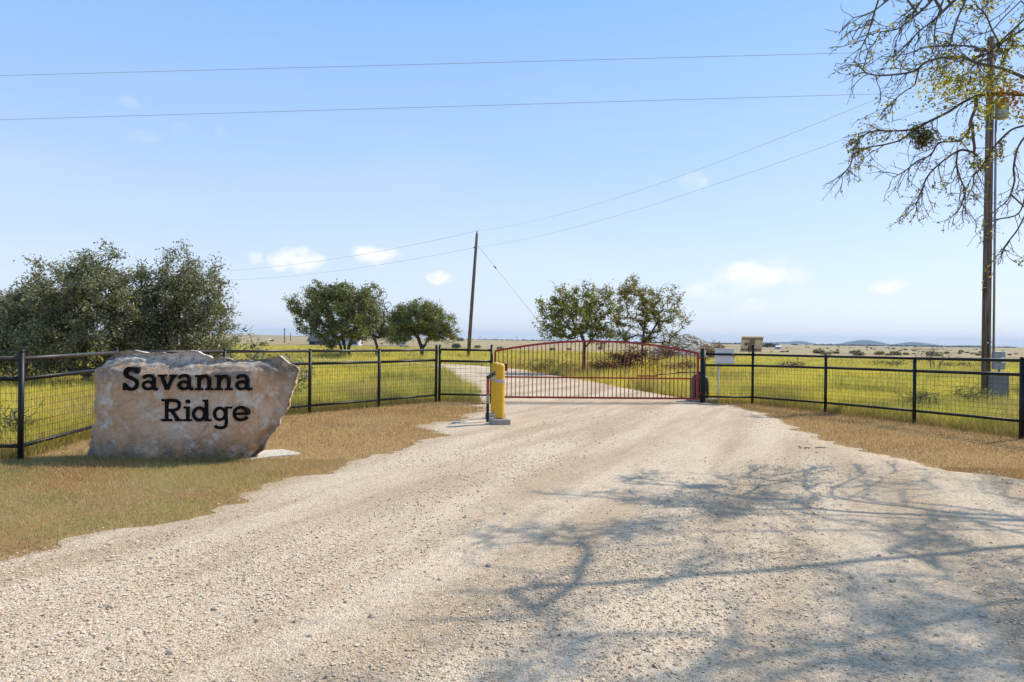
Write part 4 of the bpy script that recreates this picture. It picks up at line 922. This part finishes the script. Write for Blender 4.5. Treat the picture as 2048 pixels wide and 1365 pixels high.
# ------------------------------------------------------------------ overhanging tree at the right
def overhang():
    base = Vector((10.4, 8.2, 0)); rng = np.random.default_rng(11)
    root = thing('elm_tree', base, 'half-bare elm with drooping yellow-leaved branches hanging over the drive', 'tree', None)
    fork = np.array((9.5, 8.6, 4.0))
    pos = [np.array((10.45, 8.2, -.3)), np.array((10.4, 8.2, 1.2)), np.array((10.2, 8.3, 2.4)), np.array((9.85, 8.45, 3.3)), fork]; par = [-1, 0, 1, 2, 3]
    tips = []
    def chain(pts, start=None):
        pts = [np.array(p, float) for p in pts]
        if start is None:
            A = np.array(pos); w = np.linalg.norm(A-pts[0], axis=1); start = int(np.argmin(w))
        last = start; ids = []
        first = np.linalg.norm(pos[start]-pts[0])
        if first > .5:
            k = int(first/.4); a = pos[start].copy()
            for j in range(1, k): pos.append(a+(pts[0]-a)*j/k+np.array((0, 0, .25*math.sin(math.pi*j/k)))+rng.normal(0, .03, 3)); par.append(last); last = len(pos)-1
        for i, p in enumerate(pts):
            if i and np.linalg.norm(p-pts[i-1]) > .3:
                k = int(np.linalg.norm(p-pts[i-1])/.2)+1
                for j in range(1, k): pos.append(pts[i-1]+(p-pts[i-1])*j/k+rng.normal(0, .012, 3)); par.append(last); last = len(pos)-1; ids.append(last)
            pos.append(p); par.append(last); last = len(pos)-1; ids.append(last)
        tips.append(last); return ids
    def px(lst, d0, d1):
        q = [np.array(P(u, v, d0+(d1-d0)*i/max(1, len(lst)-1))) for i, (u, v) in enumerate(lst)]; e = [2*q[0]-q[1]]+q+[2*q[-1]-q[-2]]; out = []
        for i in range(1, len(e)-2):
            for t in (0, .34, .67): out.append(.5*(2*e[i]+(e[i+1]-e[i-1])*t+(2*e[i-1]-5*e[i]+4*e[i+1]-e[i+2])*t*t+(3*e[i]-e[i-1]-3*e[i+1]+e[i+2])*t**3))
        return out+[q[-1]]
    # the crown above and beside the camera's view, on its own scaffold limbs
    for sc_ in ([(8.4,8.3,5.6),(7.0,8.05,6.4),(5.8,7.9,6.8),(4.6,7.7,7.0)], [(8.6,7.6,5.6),(7.2,6.95,6.3),(5.8,6.5,6.7),(4.5,6.3,6.9)], [(8.8,7.0,5.5),(7.6,5.8,6.2),(6.4,5.0,6.6)],
                [(8.6,9.0,5.8),(7.2,9.3,6.9),(6.0,9.6,7.6)], [(11,7.8,5.5),(12.2,7.4,6.6),(13,7,7.2)], [(10.2,6.8,5.6),(10.4,5.4,6.4)], [(10.3,9.6,5.6),(10.6,10.8,6.6)]): chain(sc_, 4)
    vol = in_lumps([(8.2, 7.8, 6.8, 3.6, 3.2, 1.6), (6.7, 7.4, 7.0, 2.1, 2.3, .9), (11.5, 7.4, 7.2, 3.0, 3.2, 2.0), (8.0, 5.6, 6.4, 2.4, 2.0, 1.2), (6.2, 8.4, 6.9, 1.3, 1.4, .6), (9.6, 10.8, 6.6, 2.6, 2.0, 1.5)], 480, rng, .2)
    rel = vol-np.array((0, 0, H)); u = CX+F*rel[:,0]/rel[:,1]; v = CY-F*rel[:,2]/rel[:,1]
    vol = vol[((v < -30) | (u > 2075)) & (rel[:,1] > 1.5)]; n_sc = len(pos)
    p2, q2, t2 = grow(list(zip(pos, par)), list(vol), .3, .08, .03, .2, rng)
    pos[:] = [p for p in p2]; par[:] = [int(q) for q in q2]; tips += t2; bg = list(range(n_sc, len(pos)))
    j1 = np.array(P(2090, 172, 9.4)); j2 = np.array(P(2085, 262, 9.6)); j0 = np.array(P(2080, 40, 9.6))
    c0 = chain([np.array(P(2190, 330, 8.8)), j2], 4); a_j2 = len(pos)-1
    chain([np.array(P(2170, 230, 9.0)), j1], 4); a_j1 = len(pos)-1
    chain([np.array(P(2190, 120, 9.3)), j0], 4); a_j0 = len(pos)-1
    main = []
    def limb(lst, d0, d1, st): ids = chain(px(lst, d0, d1), st); main.append(ids); return ids
    L1 = limb([(2048,155),(2004,138),(1952,126),(1928,115),(1890,115),(1851,125),(1829,143),(1785,150),(1752,151),(1731,145),(1714,130),(1691,131)], 9.4, 10.2, a_j1)
    L1b = limb([(1990,112),(1960,98),(1930,92),(1890,92),(1850,95),(1815,108),(1762,115)], 9.7, 10.4, L1[6])
    L2 = limb([(2048,190),(2010,188),(1966,190),(1928,204),(1899,223),(1861,242),(1821,260),(1768,262),(1746,263),(1724,273),(1715,284)], 9.8, 10.6, a_j1)
    limb([(1799,282),(1768,290),(1739,295),(1709,308),(1700,332),(1684,350)], 10.4, 10.8, L2[-15])
    limb([(1830,170),(1800,190),(1787,205),(1780,225)], 9.9, 10.0, L1[-17])
    L4 = limb([(1952,215),(1942,240),(1937,264),(1917,282),(1878,286),(1862,310),(1834,323),(1812,341),(1790,354)], 10.0, 10.8, L2[7])
    L5 = limb([(1945,245),(1946,273),(1948,304),(1925,300),(1900,312),(1867,339),(1851,361),(1843,385),(1829,414)], 10.3, 11.0, L4[4])
    limb([(1915,305),(1913,328),(1920,356),(1931,385),(1924,409),(1942,429)], 10.7, 11.0, L5[10])
    L6 = limb([(2048,252),(2023,260),(1997,284),(1979,308),(1966,330),(1948,352),(1946,372),(1935,392)], 9.8, 11.2, a_j2)
    L7 = limb([(2060,262),(2036,295),(2027,339),(2029,363),(2016,400),(1997,416),(1983,429)], 9.8, 11.2, a_j2)
    limb([(2070,300),(2055,360),(2046,410),(2030,432),(1990,440),(1975,452)], 9.6, 10.8, a_j2)
    limb([(2055,420),(2035,460),(2012,490),(2003,512)], 10.6, 11.0, L7[11])
    L8 = limb([(2048,40),(2013,72),(1992,92),(1972,110),(1945,135)], 9.5, 9.4, a_j0)
    limb([(2048,58),(2020,75),(2000,90)], 9.5, 9.45, a_j0)
    limb([(2042,2),(2007,36),(1983,61),(1955,68),(1925,60)], 9.3, 9.2, a_j0)
    limb([(1983,58),(1978,45),(1969,28),(1943,0)], 9.2, 9.1, len(pos)-14)
    # limbs above the frame that hang into it
    for lst in ([(1918,-8),(1870,38),(1838,63),(1821,84)], [(1868,-4),(1845,20),(1817,42),(1794,59),(1762,64)], [(1800,-20),(1771,4),(1743,25),(1708,36)], [(1760,-10),(1745,38),(1735,70),(1722,97)], [(1890,-10),(1872,45),(1868,80)], [(1935,-6),(1918,30),(1908,62),(1898,88)], [(1850,-10),(1826,30),(1815,58)]):
        main.append(chain(px(lst, 8.3, 8.5)))
    pos2, par2, tips_all = pos, par, tips
    # twigs: two orders, drooping, on every thin limb
    def twigs(ids, n, l0, l1, spread=1.0, droop=.35, sub=2):
        out = []
        for _ in range(n):
            i = int(rng.choice(ids)); b = pos2[i]; pd = b-pos2[par2[i]] if par2[i] >= 0 else np.array((-1, 0, 0)); pd = pd/(np.linalg.norm(pd)+1e-9)
            d = pd*.8+rng.normal(0, .55*spread, 3); d[2] -= droop; d /= np.linalg.norm(d); l = rng.uniform(l0, l1); last = i; k = 5
            for j in range(k):
                d = d+rng.normal(0, .20, 3)+np.array((0, 0, -.06)); d /= np.linalg.norm(d)
                pos2.append(pos2[last]+d*l/k); par2.append(last); last = len(pos2)-1; out.append(last)
            tips_all.append(last)
        return out
    mid = [i for ids in main for i in ids[len(ids)//5:]]
    t1 = twigs(mid, 380, .18, .52, 1.0, .18); t2_ = twigs(t1, 800, .08, .24, 1.1, .15)
    t3 = twigs(bg, 1300, .3, .9, .9, .1)
    P_ = np.array(pos2); Q_ = np.array(par2)
    # parents always precede children
    rad = radii(P_, Q_, tips_all, .0030, 2.75, .24); rad[n_sc:bg[-1]] *= 1.6; rad[5:n_sc] *= 1.5; rad[:5] = [.30, .25, .23, .21, .19]
    limbs('trunk', P_, Q_, rad, M['bark_light'], root, 6)
    YEL = [(.55, .46, .04), (.62, .52, .05), (.34, .34, .05), (.20, .22, .05)]; GRE = [(.11, .135, .035), (.15, .17, .045), (.24, .24, .05), (.42, .37, .06)]
    c = []; cc = []
    cen = np.array(P(1962, 172, 9.8))
    n = 2200; sub = rng.normal(0, 1, (60, 3))*np.array((.36, .30, .28)); q = cen+sub[rng.integers(0, 60, n)]+rng.normal(0, .06, (n, 3)); c.append(q); cc.append(leafcol(n, YEL+GRE, rng))
    n = 420; q = np.array(P(1905, 168, 9.8))+rng.normal(0, 1, (n, 3))*np.array((.32, .25, .10)); c.append(q); cc.append(leafcol(n, YEL, rng))
    n = 300; q = np.array(P(2022, 196, 9.7))+rng.normal(0, 1, (n, 3))*np.array((.14, .12, .13)); c.append(q); cc.append(leafcol(n, [(.34, .13, .03), (.26, .11, .03), (.30, .2, .04)], rng))
    tw = np.array(t1+t2_); wv = vnoise(P_[tw][:,0]*2.2, P_[tw][:,2]*2.2, 1.0, 71)**3+.03; i = rng.choice(tw, 2000, p=wv/wv.sum()); c.append(P_[i]+rng.normal(0, .025, (2000, 3))); cc.append(leafcol(2000, GRE, rng))
    tops = np.array([k for k in t1 if P_[k][2] > 6.0]); i = rng.choice(tops, 420); c.append(P_[i]+rng.normal(0, .06, (420, 3))); cc.append(leafcol(420, YEL+GRE, rng))
    bgi = np.array(bg+t3); wt = np.clip(fbm(P_[bgi][:,0], P_[bgi][:,1], .75, 51)-.47, 0, 1)+.0008; i = rng.choice(bgi, 36000, p=wt/wt.sum()); c.append(P_[i]+rng.normal(0, .09, (36000, 3))); cc.append(leafcol(36000, GRE+YEL[:1], rng))
    q = np.array(P(2052, 522, 10.6))+rng.normal(0, 1, (60, 3))*np.array((.07, .06, .04)); c.append(q); cc.append(leafcol(60, GRE, rng))
    leaves('leaves', np.concatenate(c), .052, np.concatenate(cc), M['leaf_soft'], root, rng, .48, .5)
    n = 1000; q = np.array(P(1846, 268, 10.2)); v = rng.normal(0, 1, (n, 3)); v /= np.linalg.norm(v, axis=1, keepdims=True); lob = np.array([(0, 0, 0), (.10, 0, -.06), (-.09, .03, .06), (.02, 0, -.14), (-.05, 0, -.08)])[rng.integers(0, 5, n)]; q = q+lob+v*(rng.random((n, 1))**.6)*np.array((.15, .14, .13))
    q2 = np.array(P(1707, 284, 10.6))+rng.normal(0, 1, (60, 3))*np.array((.045, .045, .045)); q = np.r_[q, q2]
    leaves('mistletoe', q, .042, leafcol(len(q), [(.08, .09, .03), (.12, .12, .035), (.20, .16, .05), (.06, .07, .025)], rng), M['leaf_soft'], root, rng, .5, .3)
overhang()

# ------------------------------------------------------------------ far buildings
def gable(root, x0, x1, y, dep, z0, eave, ridge, wallm, roofm, over=.3):
    """long side faces the camera"""
    MB().box(((x0+x1)/2, y+dep/2, z0+eave/2-.2), (x1-x0, dep, eave+.4)).build('wall', wallm, root)
    mb = MB(); ym = y+dep/2; e = z0+eave
    for s in (0, 1):
        pass
    v = [(x0, y+.02, e), (x1, y+.02, e), (x1, y+dep-.02, e), (x0, y+dep-.02, e), (x0, ym, z0+ridge-.1), (x1, ym, z0+ridge-.1)]
    mb.add(v, [(0, 4, 3), (1, 2, 5)]); mb.build('gable', wallm, root)
    mb = MB(); o = over; sl = (ridge-eave)/(dep/2); k = .12
    v = [(x0-o, y-o, e-o*sl), (x1+o, y-o, e-o*sl), (x1+o, ym, z0+ridge), (x0-o, ym, z0+ridge), (x1+o, y+dep+o, e-o*sl), (x0-o, y+dep+o, e-o*sl)]
    v += [(a, b, c+k) for a, b, c in v]
    mb.add(v, [(0,1,2,3), (3,2,4,5), (6,9,8,7), (9,11,10,8), (0,6,7,1), (4,10,11,5), (1,7,8,2), (2,8,10,4), (0,3,9,6), (3,5,11,9)]); mb.build('roof', roofm, root)
def window(root, x, y, z, w, h, fm):
    f = MB().box((x, y, z), (w+.2, .10, h+.2)).build('window', fm, root); MB().box((x, y-.06, z), (w, .05, h)).build('pane', M['glass'], f)
D = 300
xl = lambda u, d=D: P(u, 684, d).x
z0 = Tz(xl(650), D)
root = thing('barn', (xl(635), D, z0), 'dark barn with a steep grey roof behind the large rounded oak', 'barn')
gable(root, xl(618), xl(656), D, 11, z0, 1.9, 4.9, M['barnwall'], M['roof'], .9)
window(root, xl(634), D-.05, z0+1.0, 1.3, 1.2, M['housewall']); window(root, xl(645), D-.05, z0+1.0, 1.1, 1.2, M['housewall'])
z0 = Tz(xl(690), D)
root = thing('ranch_house', (xl(690), D, z0), 'white ranch house with a low grey roof behind the large rounded oak', 'house')
gable(root, xl(664), xl(713), D+4, 8, z0, 2.3, 4.0, M['housewall'], M['roof'], .6)
for u in (672, 699, 706): window(root, xl(u), D+3.95, z0+1.15, 1.4, 1.3, M['housewall'])
MB().box((xl(682), D+3.93, z0+1.0), (1.0, .10, 2.0)).build('door', M['barnwall'], root)
def camper(u, d, label):
    x = xl(u, d); z = Tz(x, d); root = thing('camper_trailer', (x, d, z), label, 'trailer')
    MB().box((x, d, z+1.15), (3.6, 2.0, 1.5), None, .25).build('body', M['housewall'], root)
    for dx in (-.9, .1, 1.0): MB().box((x+dx, d-1.0, z+1.35), (.55, .06, .5)).build('window', M['glass'], root)
    for dx in (-.35, .45): MB().tube([(x+dx, d-.95, z+.33), (x+dx, d-.72, z+.33)], .33, 14).build('wheel', M['tyre'], root)
    MB().box((x+.5, d, z+1.98), (.8, .7, .2), None, .04).build('roof_vent', M['roof'], root)
camper(803, 290, 'small white camper trailer parked between the two rounded oaks')
z0 = Tz(xl(1558, 430), 430)
root = thing('shed', (xl(1558, 430), 430, z0), 'tiny white shed beside dark trees far out in the pasture', 'shed')
gable(root, xl(1553, 430), xl(1563, 430), 430, 3, z0, 1.5, 2.2, M['housewall'], M['housewall'], .2)
MB().box((xl(1557, 430), 429.95, z0+.75), (.8, .08, 1.4)).build('door', M['roof'], root)
# pylons on the skyline
for k, (u, v0) in enumerate([(914, 676), (960, 674), (996, 675), (1033, 675)]):
    d = 3600; x = xl(u, d); z = Tz(x, d); root = thing('transmission_tower', (x, d, z), 'faint steel transmission tower on the skyline beside the leaning pole', 'transmission tower', 'transmission towers on the skyline')
    for sx in (-1, 1):
        for sy in (-1, 1): MB().tube([(x+sx*3.2, d+sy*3.2, z-1), (x+sx*.6, d+sy*.6, z+24)], .35, 4).build('leg', M['galv'], root)
    for zz, w in ((17, 7), (22, 6)): MB().box((x, d, z+zz), (w*2, .6, .6)).build('crossarm', M['galv'], root)

# ------------------------------------------------------------------ hills and skyline woods
def hill_mat(): 
    return simple('hill_scrub', (.065, .075, .055), .95, 0, .45, .012, .6, .05, bdist=8)
HM = hill_mat()
def hill(name, prof, d, dep):
    """prof: list of (u, v) skyline pixels; real ridge at distance d with its own depth"""
    us = np.linspace(prof[0][0], prof[-1][0], 160); vs = np.interp(us, [p[0] for p in prof], [p[1] for p in prof])
    V = []; K = 19
    for u, v in zip(us, vs):
        p = P(u, v, d)
        zb = Tz(p.x, d-dep)-6
        for k in range(K):
            s = -1+2*k/(K-1); w = math.cos(s*math.pi/2)**1.4; y = d+s*dep
            hh = max(p.z-zb, 0)*w; hh *= 1+.10*mnoise.fractal(Vector((p.x*.006, y*.006, 0)), 1, 2, 4)*(1-w*.6)
            V.append((p.x, y, zb+hh))
    idx = np.arange(160*K).reshape(160, K); q = np.stack([idx[:-1,:-1], idx[1:,:-1], idx[1:,1:], idx[:-1,1:]], -1).reshape(-1, 4)
    o = np_obj(name, np.array(V), q, HM, smooth=True); return tag(o, kind='structure')
hill('hills', [(1500,695),(1530,688),(1545,686),(1560,684.5),(1572,684),(1582,685.5),(1592,684.5),(1610,687),(1640,690),(1670,695)], 6500, 500)
hill('hills', [(1560,695),(1580,686),(1592,682.5),(1600,682.5),(1612,686),(1630,691),(1650,695)], 8200, 500)
hill('hills', [(1630,696),(1660,692),(1685,689),(1700,686),(1712,682.5),(1722,680.6),(1735,680.6),(1745,683.5),(1760,688),(1775,691),(1790,691.5),(1805,689.5),(1816,686),(1824,684.5),(1832,685.5),(1848,689.5),(1866,693),(1890,697)], 6800, 500)
hill('hills', [(1885,698),(1905,693),(1925,691),(1950,691),(1975,693),(2000,698)], 9500, 500)
hill('ridge', [(400,682),(440,676),(480,674.5),(520,673.5),(560,674.5),(600,676),(680,677.5),(760,678.5),(860,680),(960,682),(1100,684.5),(1250,686.5),(1400,688.5),(1500,692)], 3900, 250)
def skyline():
    rg = np.random.default_rng(77); V = []; Fq = []; n0 = 0
    ico = [(math.cos(a)*math.cos(e), math.sin(a)*math.cos(e), math.sin(e)) for e in (-.2, .55) for a in np.linspace(0, 2*math.pi, 6, endpoint=False)]+[(0, 0, 1)]
    ico = np.array(ico); F0 = [(j, (j+1) % 6, 6+(j+1) % 6) for j in range(6)]+[(j, 6+(j+1) % 6, 6+j) for j in range(6)]+[(6+j, 6+(j+1) % 6, 12) for j in range(6)]
    F0 = np.array(F0); cols = []
    for k in range(1500):
        u = rg.uniform(-60, 2110); d = rg.uniform(2300, 3300); 
        if fbm(np.array([u*.02]), np.array([0.]), 1.0, 6)[0] < .42: continue
        p = P(u, 684, d); z = Tz(p.x, d); r = rg.uniform(5, 13); h = rg.uniform(2.5, 6)
        V.append(ico*rg.uniform(.75, 1.25, (13, 1))*np.array((r, r, h))+np.array((p.x, d, z))); Fq.append(F0+n0); n0 += 13
        cols.append(np.repeat(np.array([(.05, .06, .035)])*rg.uniform(.7, 1.3), 13, axis=0))
    o = np_obj('skyline_woods', np.concatenate(V), np.concatenate(Fq), attr_mat('wood_mass', .9, 0, .1), col=np.concatenate(cols)); tag(o, 'dark line of distant scrub woods along the skyline', 'woods', kind='stuff')
skyline()

# ------------------------------------------------------------------ grass
def blades(name, x, y, z, h, w, cb, ct, rg, lean=.45, parent=None, mat='grass'):
    n = len(x); a = rg.uniform(0, 2*math.pi, n); b = a+rg.uniform(-.5, .5, n)+math.pi/2
    ln = rg.uniform(.1, 1, n)*lean*h
    base = np.stack([x, y, z], -1); side = np.stack([np.cos(a), np.sin(a), np.zeros(n)], -1)*(w/2)[:,None]
    tip = base+np.stack([np.cos(b)*ln, np.sin(b)*ln, h*np.sqrt(np.clip(1-(ln/h)**2*.5, .2, 1))], -1)
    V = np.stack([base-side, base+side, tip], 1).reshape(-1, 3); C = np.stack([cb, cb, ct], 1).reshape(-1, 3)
    o = np_obj(name, V, np.arange(n*3).reshape(n, 3), M[mat], parent, col=np.clip(C, .004, .9)); return o
def wedge(n, y0, y1, rg, pw=1.0, pad=.6):
    y = (y0**pw+(y1**pw-y0**pw)*rg.random(n))**(1/pw); x = rg.uniform(-1, 1, n)*(y*.745+pad); return x, y
def lawn_grass():
    rg = np.random.default_rng(21); X = []; Y = []
    for y0, y1, n in ((3.0, 9.5, 700000), (9.5, 20, 420000)):
        x, y = wedge(n, y0, y1, rg, 1.6, 3.2); k = inpoly(x, y, lawn_poly) & ~inpoly(x+rg.normal(0, .06, n)*(1+3*(rg.random(n) < .25)), y+rg.normal(0, .06, n)*(1+3*(rg.random(n) < .25)), drive_poly)
        X.append(x[k]); Y.append(y[k])
    x = np.concatenate(X); y = np.concatenate(Y); n = len(x)
    if n > 430000: s = rg.permutation(n)[:430000]; x, y = x[s], y[s]; n = len(x)
    g = np.clip((fbm(x, y, .7, 12)-.38)*3.6, 0, 1)*np.clip(1-(y-6.5)/4.5, .03, 1)*(x < 0); g = np.clip(g*1.3, 0, .9)
    pal = np.array([(.55, .375, .175), (.44, .27, .115), (.62, .46, .25), (.31, .19, .08)]); c = pal[rg.integers(0, 4, n)]
    gr = np.array([(.42, .39, .15), (.33, .32, .12)])[rg.integers(0, 2, n)]
    f = (rg.random(n) < g)[:,None]; ct = np.where(f, gr, c)*(1+rg.uniform(-.25, .25, (n, 1))); 
    ct *= (.70+.75*fbm(x, y, 1.1, 15))[:,None]; pt = (np.clip((fbm(x, y, .8, 17)-.50)*5, 0, 1)*.55)[:,None]; ct = ct*(1-pt)+np.array((.60, .47, .27))*(1+rg.uniform(-.25, .25, (n, 1)))*pt
    sc = np.clip(y/8, .8, 2.0)
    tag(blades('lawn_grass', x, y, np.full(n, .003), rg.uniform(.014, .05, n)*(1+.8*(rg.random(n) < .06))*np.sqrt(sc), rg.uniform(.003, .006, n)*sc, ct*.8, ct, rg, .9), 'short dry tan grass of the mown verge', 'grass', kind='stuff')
lawn_grass()
def field_grass():
    rg = np.random.default_rng(22); out = []
    for y0, y1, n, hs, ws, m in ((9, 24, 46000, 1.0, 1.0, 9), (24, 55, 34000, 1.05, 1.9, 8), (55, 150, 28000, 1.1, 4.2, 6)):
        x, y = wedge(n, y0, y1, rg, 1.7, 5.0)
        k = ~inpoly(x, y, lawn_poly) & ~inpoly(x, y, drive_poly); x, y = x[k], y[k]
        if y0 >= 55: k = (x*.8+y+60*.5 < 155+rg.normal(0, 8, len(x))); x, y = x[k], y[k]
        n = len(x); rep = lambda a: np.repeat(a, m)
        sp = .10*ws
        bx = rep(x)+rg.normal(0, sp, n*m); by = rep(y)+rg.normal(0, sp, n*m); bz = T(bx, by)-.01
        k = ~inpoly(bx, by, lawn_poly) & ~inpoly(bx, by, drive_poly)
        tall = np.clip(.65+.8*fbm(x, y, .25, 31), .5, 1.3); hh = rep(tall*hs*(1+.5*(rg.random(n) < .08)))*rg.uniform(.14, .42, n*m)
        p1 = fbm(x, y, .16, 33); p2 = vnoise(x, y, .9, 35)
        ye = np.array((.82, .69, .13)); gn = np.array((.57, .56, .13)); br = np.array((.50, .35, .18)); dg = np.array((.19, .20, .065))
        w1 = np.clip((p1-.36)*4.5, 0, 1)[:,None]; base = gn*(1-w1)+ye*w1
        w2 = (np.clip((.6*p2+.4*fbm(x, y, 2.5, 39)-.52)*5, 0, 1)*.75)[:,None]; base = base*(1-w2)+br*w2
        w3 = (np.clip((fbm(x, y, .42, 37)-.56)*8, 0, 1)*.75)[:,None]; base = base*(1-w3)+dg*w3
        base = base*(1+rg.uniform(-.25, .25, (n, 1)))
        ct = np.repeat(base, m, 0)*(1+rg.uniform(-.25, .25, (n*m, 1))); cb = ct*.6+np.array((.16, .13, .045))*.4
        out.append(tuple(a[k] for a in (bx, by, bz, hh, rg.uniform(.008, .018, n*m)*ws, cb, ct)))
    # dry brown fringe at the fence foot
    pts = left_pts; 
    for seg in (list(zip(left_pts[:-1], left_pts[1:])), list(zip(right_pts[:-1], right_pts[1:])), [(pS, gateL)]):
        for a, b in seg:
            L = (b-a).length; n = int(L*900); s = rg.random(n); t = (b-a)/L; off = np.abs(rg.normal(0, .38, n))+rg.normal(0, .05, n)
            nx_, ny_ = -t.y, t.x
            if ny_ < 0 and abs(ny_) > .2: nx_, ny_ = -nx_, -ny_
            if seg[0][0] is left_pts[0]: nx_, ny_ = (-t.y, t.x)
            sgn = 1
            mx_, my_ = (a.x+b.x)/2+nx_*.4, (a.y+b.y)/2+ny_*.4
            if inpoly(np.array([mx_]), np.array([my_]), lawn_poly)[0]: sgn = -1
            x = a.x+(b.x-a.x)*s+nx_*off*sgn; y = a.y+(b.y-a.y)*s+ny_*off*sgn
            k = ~inpoly(x, y, drive_poly); x, y = x[k], y[k]; n = len(x)
            pal = np.array([(.46, .34, .16), (.34, .24, .10), (.42, .37, .11), (.32, .31, .08)]); ct = pal[rg.integers(0, 4, n)]*(1+rg.uniform(-.3, .3, (n, 1)))
            out.append((x, y, np.zeros(n), rg.uniform(.07, .30, n), rg.uniform(.005, .010, n), ct*.7, ct))
    n = 1500; x = rg.uniform(-5.75, -3.35, n); y = 9.20+np.abs(rg.normal(0, .05, n))-.06*np.cos((x+4.5)*1.1); ct = np.array([(.46, .40, .16), (.36, .34, .12), (.52, .38, .19)])[rg.integers(0, 3, n)]*(1+rg.uniform(-.3, .3, (n, 1)))
    out.append((x, y, np.zeros(n), rg.uniform(.03, .12, n)*(1+(vnoise(x*3, y*0, 1., 81) > .6)*.6), rg.uniform(.003, .007, n), ct*.8, ct))
    cat = [np.concatenate([o[k] for o in out]) for k in range(7)]
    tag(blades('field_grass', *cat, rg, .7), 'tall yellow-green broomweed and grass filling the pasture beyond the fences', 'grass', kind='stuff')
field_grass()

# ------------------------------------------------------------------ gravel and loose stones
def gravel():
    rg = np.random.default_rng(23); X = []; Y = []; S = []
    for y0, y1, n, s0, s1 in ((2.0, 5.5, 60000, .0035, .014), (5.5, 10, 34000, .0045, .017), (10, 19, 20000, .006, .020), (19, 40, 6000, .008, .022)):
        x, y = wedge(n, y0, y1, rg, 1.5, 1.8); k = inpoly(x, y, drive_poly); d = fbm(x*.91-y*.41, (x*.41+y*.91)*.16, .95, 41); k &= rg.random(n) < np.clip((d-.43)*8, .05, 1)
        x, y = x[k], y[k]; X.append(x); Y.append(y); S.append(s0+(s1-s0)*rg.random(len(x))**2.5)
    x = np.concatenate(X); y = np.concatenate(Y); s = np.concatenate(S)
    z = T(x, y)+.010+.045*fbm(x*.8+y*.5, y*.35, .55, 2)+.012*vnoise(x, y, 3.0, 4)
    V, Fq, c = stones_np(x, y, z+s*.15, s, rg, (.67, .53, .375), .30)
    tag(np_obj('loose_gravel', V, Fq, M['stone'], None, col=c), 'loose pale gravel scattered over the drive', 'gravel', kind='stuff')
gravel()
def loose_stones():
    rg = np.random.default_rng(29)
    sp = [(1785,1175,15),(1702,1168,11),(1508,1061,9),(1758,1123,9),(1811,1133,8),(1783,1118,8),(1773,1332,19),(1754,1322,16),(1839,1344,12),(1965,1249,17),(1916,1313,11),(344,1324,18),(429,1232,13),(222,1230,15),(744,1248,14),(978,1141,14),(1010,1163,9),(1655,1182,8),(1576,1238,8),(1874,1286,10),(1494,1258,8),(880,1170,9),(1010,1035,8),(620,1290,10),(1240,1330,9)]
    for k, (u, v, w) in enumerate(sp):
        g = G(u, v); r = w*g.y/F*.5; bm = bmesh.new(); bmesh.ops.create_icosphere(bm, subdivisions=2, radius=1)
        s = (rg.uniform(.9, 1.2), rg.uniform(.7, 1.0), rg.uniform(.55, .75))
        for q in bm.verts:
            n_ = 1+.35*mnoise.noise(q.co*1.3+Vector((k*7.1, 0, 0)))+.12*mnoise.noise(q.co*4+Vector((k*3.3, 0, 0))); q.co = Vector((q.co.x*s[0]*n_, q.co.y*s[1]*n_, q.co.z*s[2]*n_))*r
        me = bpy.data.meshes.new('loose_stone'); bm.to_mesh(me); bm.free(); me.materials.append(M['loose']); o = bpy.data.objects.new('loose_stone', me); COL.objects.link(o)
        o.location = (g.x, g.y, dz(g.x, g.y)+r*.35); o.rotation_euler = (0, 0, rg.uniform(0, 6))
        tag(o, 'pale fist-sized stone lying loose on the gravel drive', 'stone', 'loose stones on the drive')
M['loose'] = simple('loose_stone', (.60, .50, .38), .9, 0, .35, 18, .6, 60)
loose_stones()
for k, (u0, u1, v, lab) in enumerate([(1596, 1604, 902, 'shortest of three dark sticks lying in a row on the drive'), (1608, 1622, 904, 'middle stick of three dark sticks lying in a row on the drive'), (1630, 1652, 903, 'longest of three dark sticks lying in a row on the drive')]):
    a = G(u0, v-(2 if k == 0 else 0)); b = G(u1, v+(2 if k == 0 else 0)); za = dz(a.x, a.y)+.012; m = a.lerp(b, .5)
    o = MB().tube([(a.x, a.y, za), (m.x, m.y+.02, za+.004), (b.x, b.y, za)], [.006, .008, .005], 6).build('stick', M['bark_light']); tag(o, lab, 'stick', 'sticks on the drive')

# ------------------------------------------------------------------ air
hz = MB().box((0, 6000, 60), (24000, 12400, 150)).build('haze', bpy.data.materials.new('air'))
am = hz.data.materials[0]; am.use_nodes = True; an = am.node_tree.nodes; an.clear()
ao = an.new('ShaderNodeOutputMaterial'); av = an.new('ShaderNodeVolumePrincipled'); am.node_tree.links.new(av.outputs[0], ao.inputs['Volume'])
av.inputs['Color'].default_value = (.56, .76, 1.0, 1); av.inputs['Density'].default_value = 7.5e-5; av.inputs['Anisotropy'].default_value = 0.0
tag(hz, 'thin pale air haze over the whole pasture', 'haze', kind='stuff')
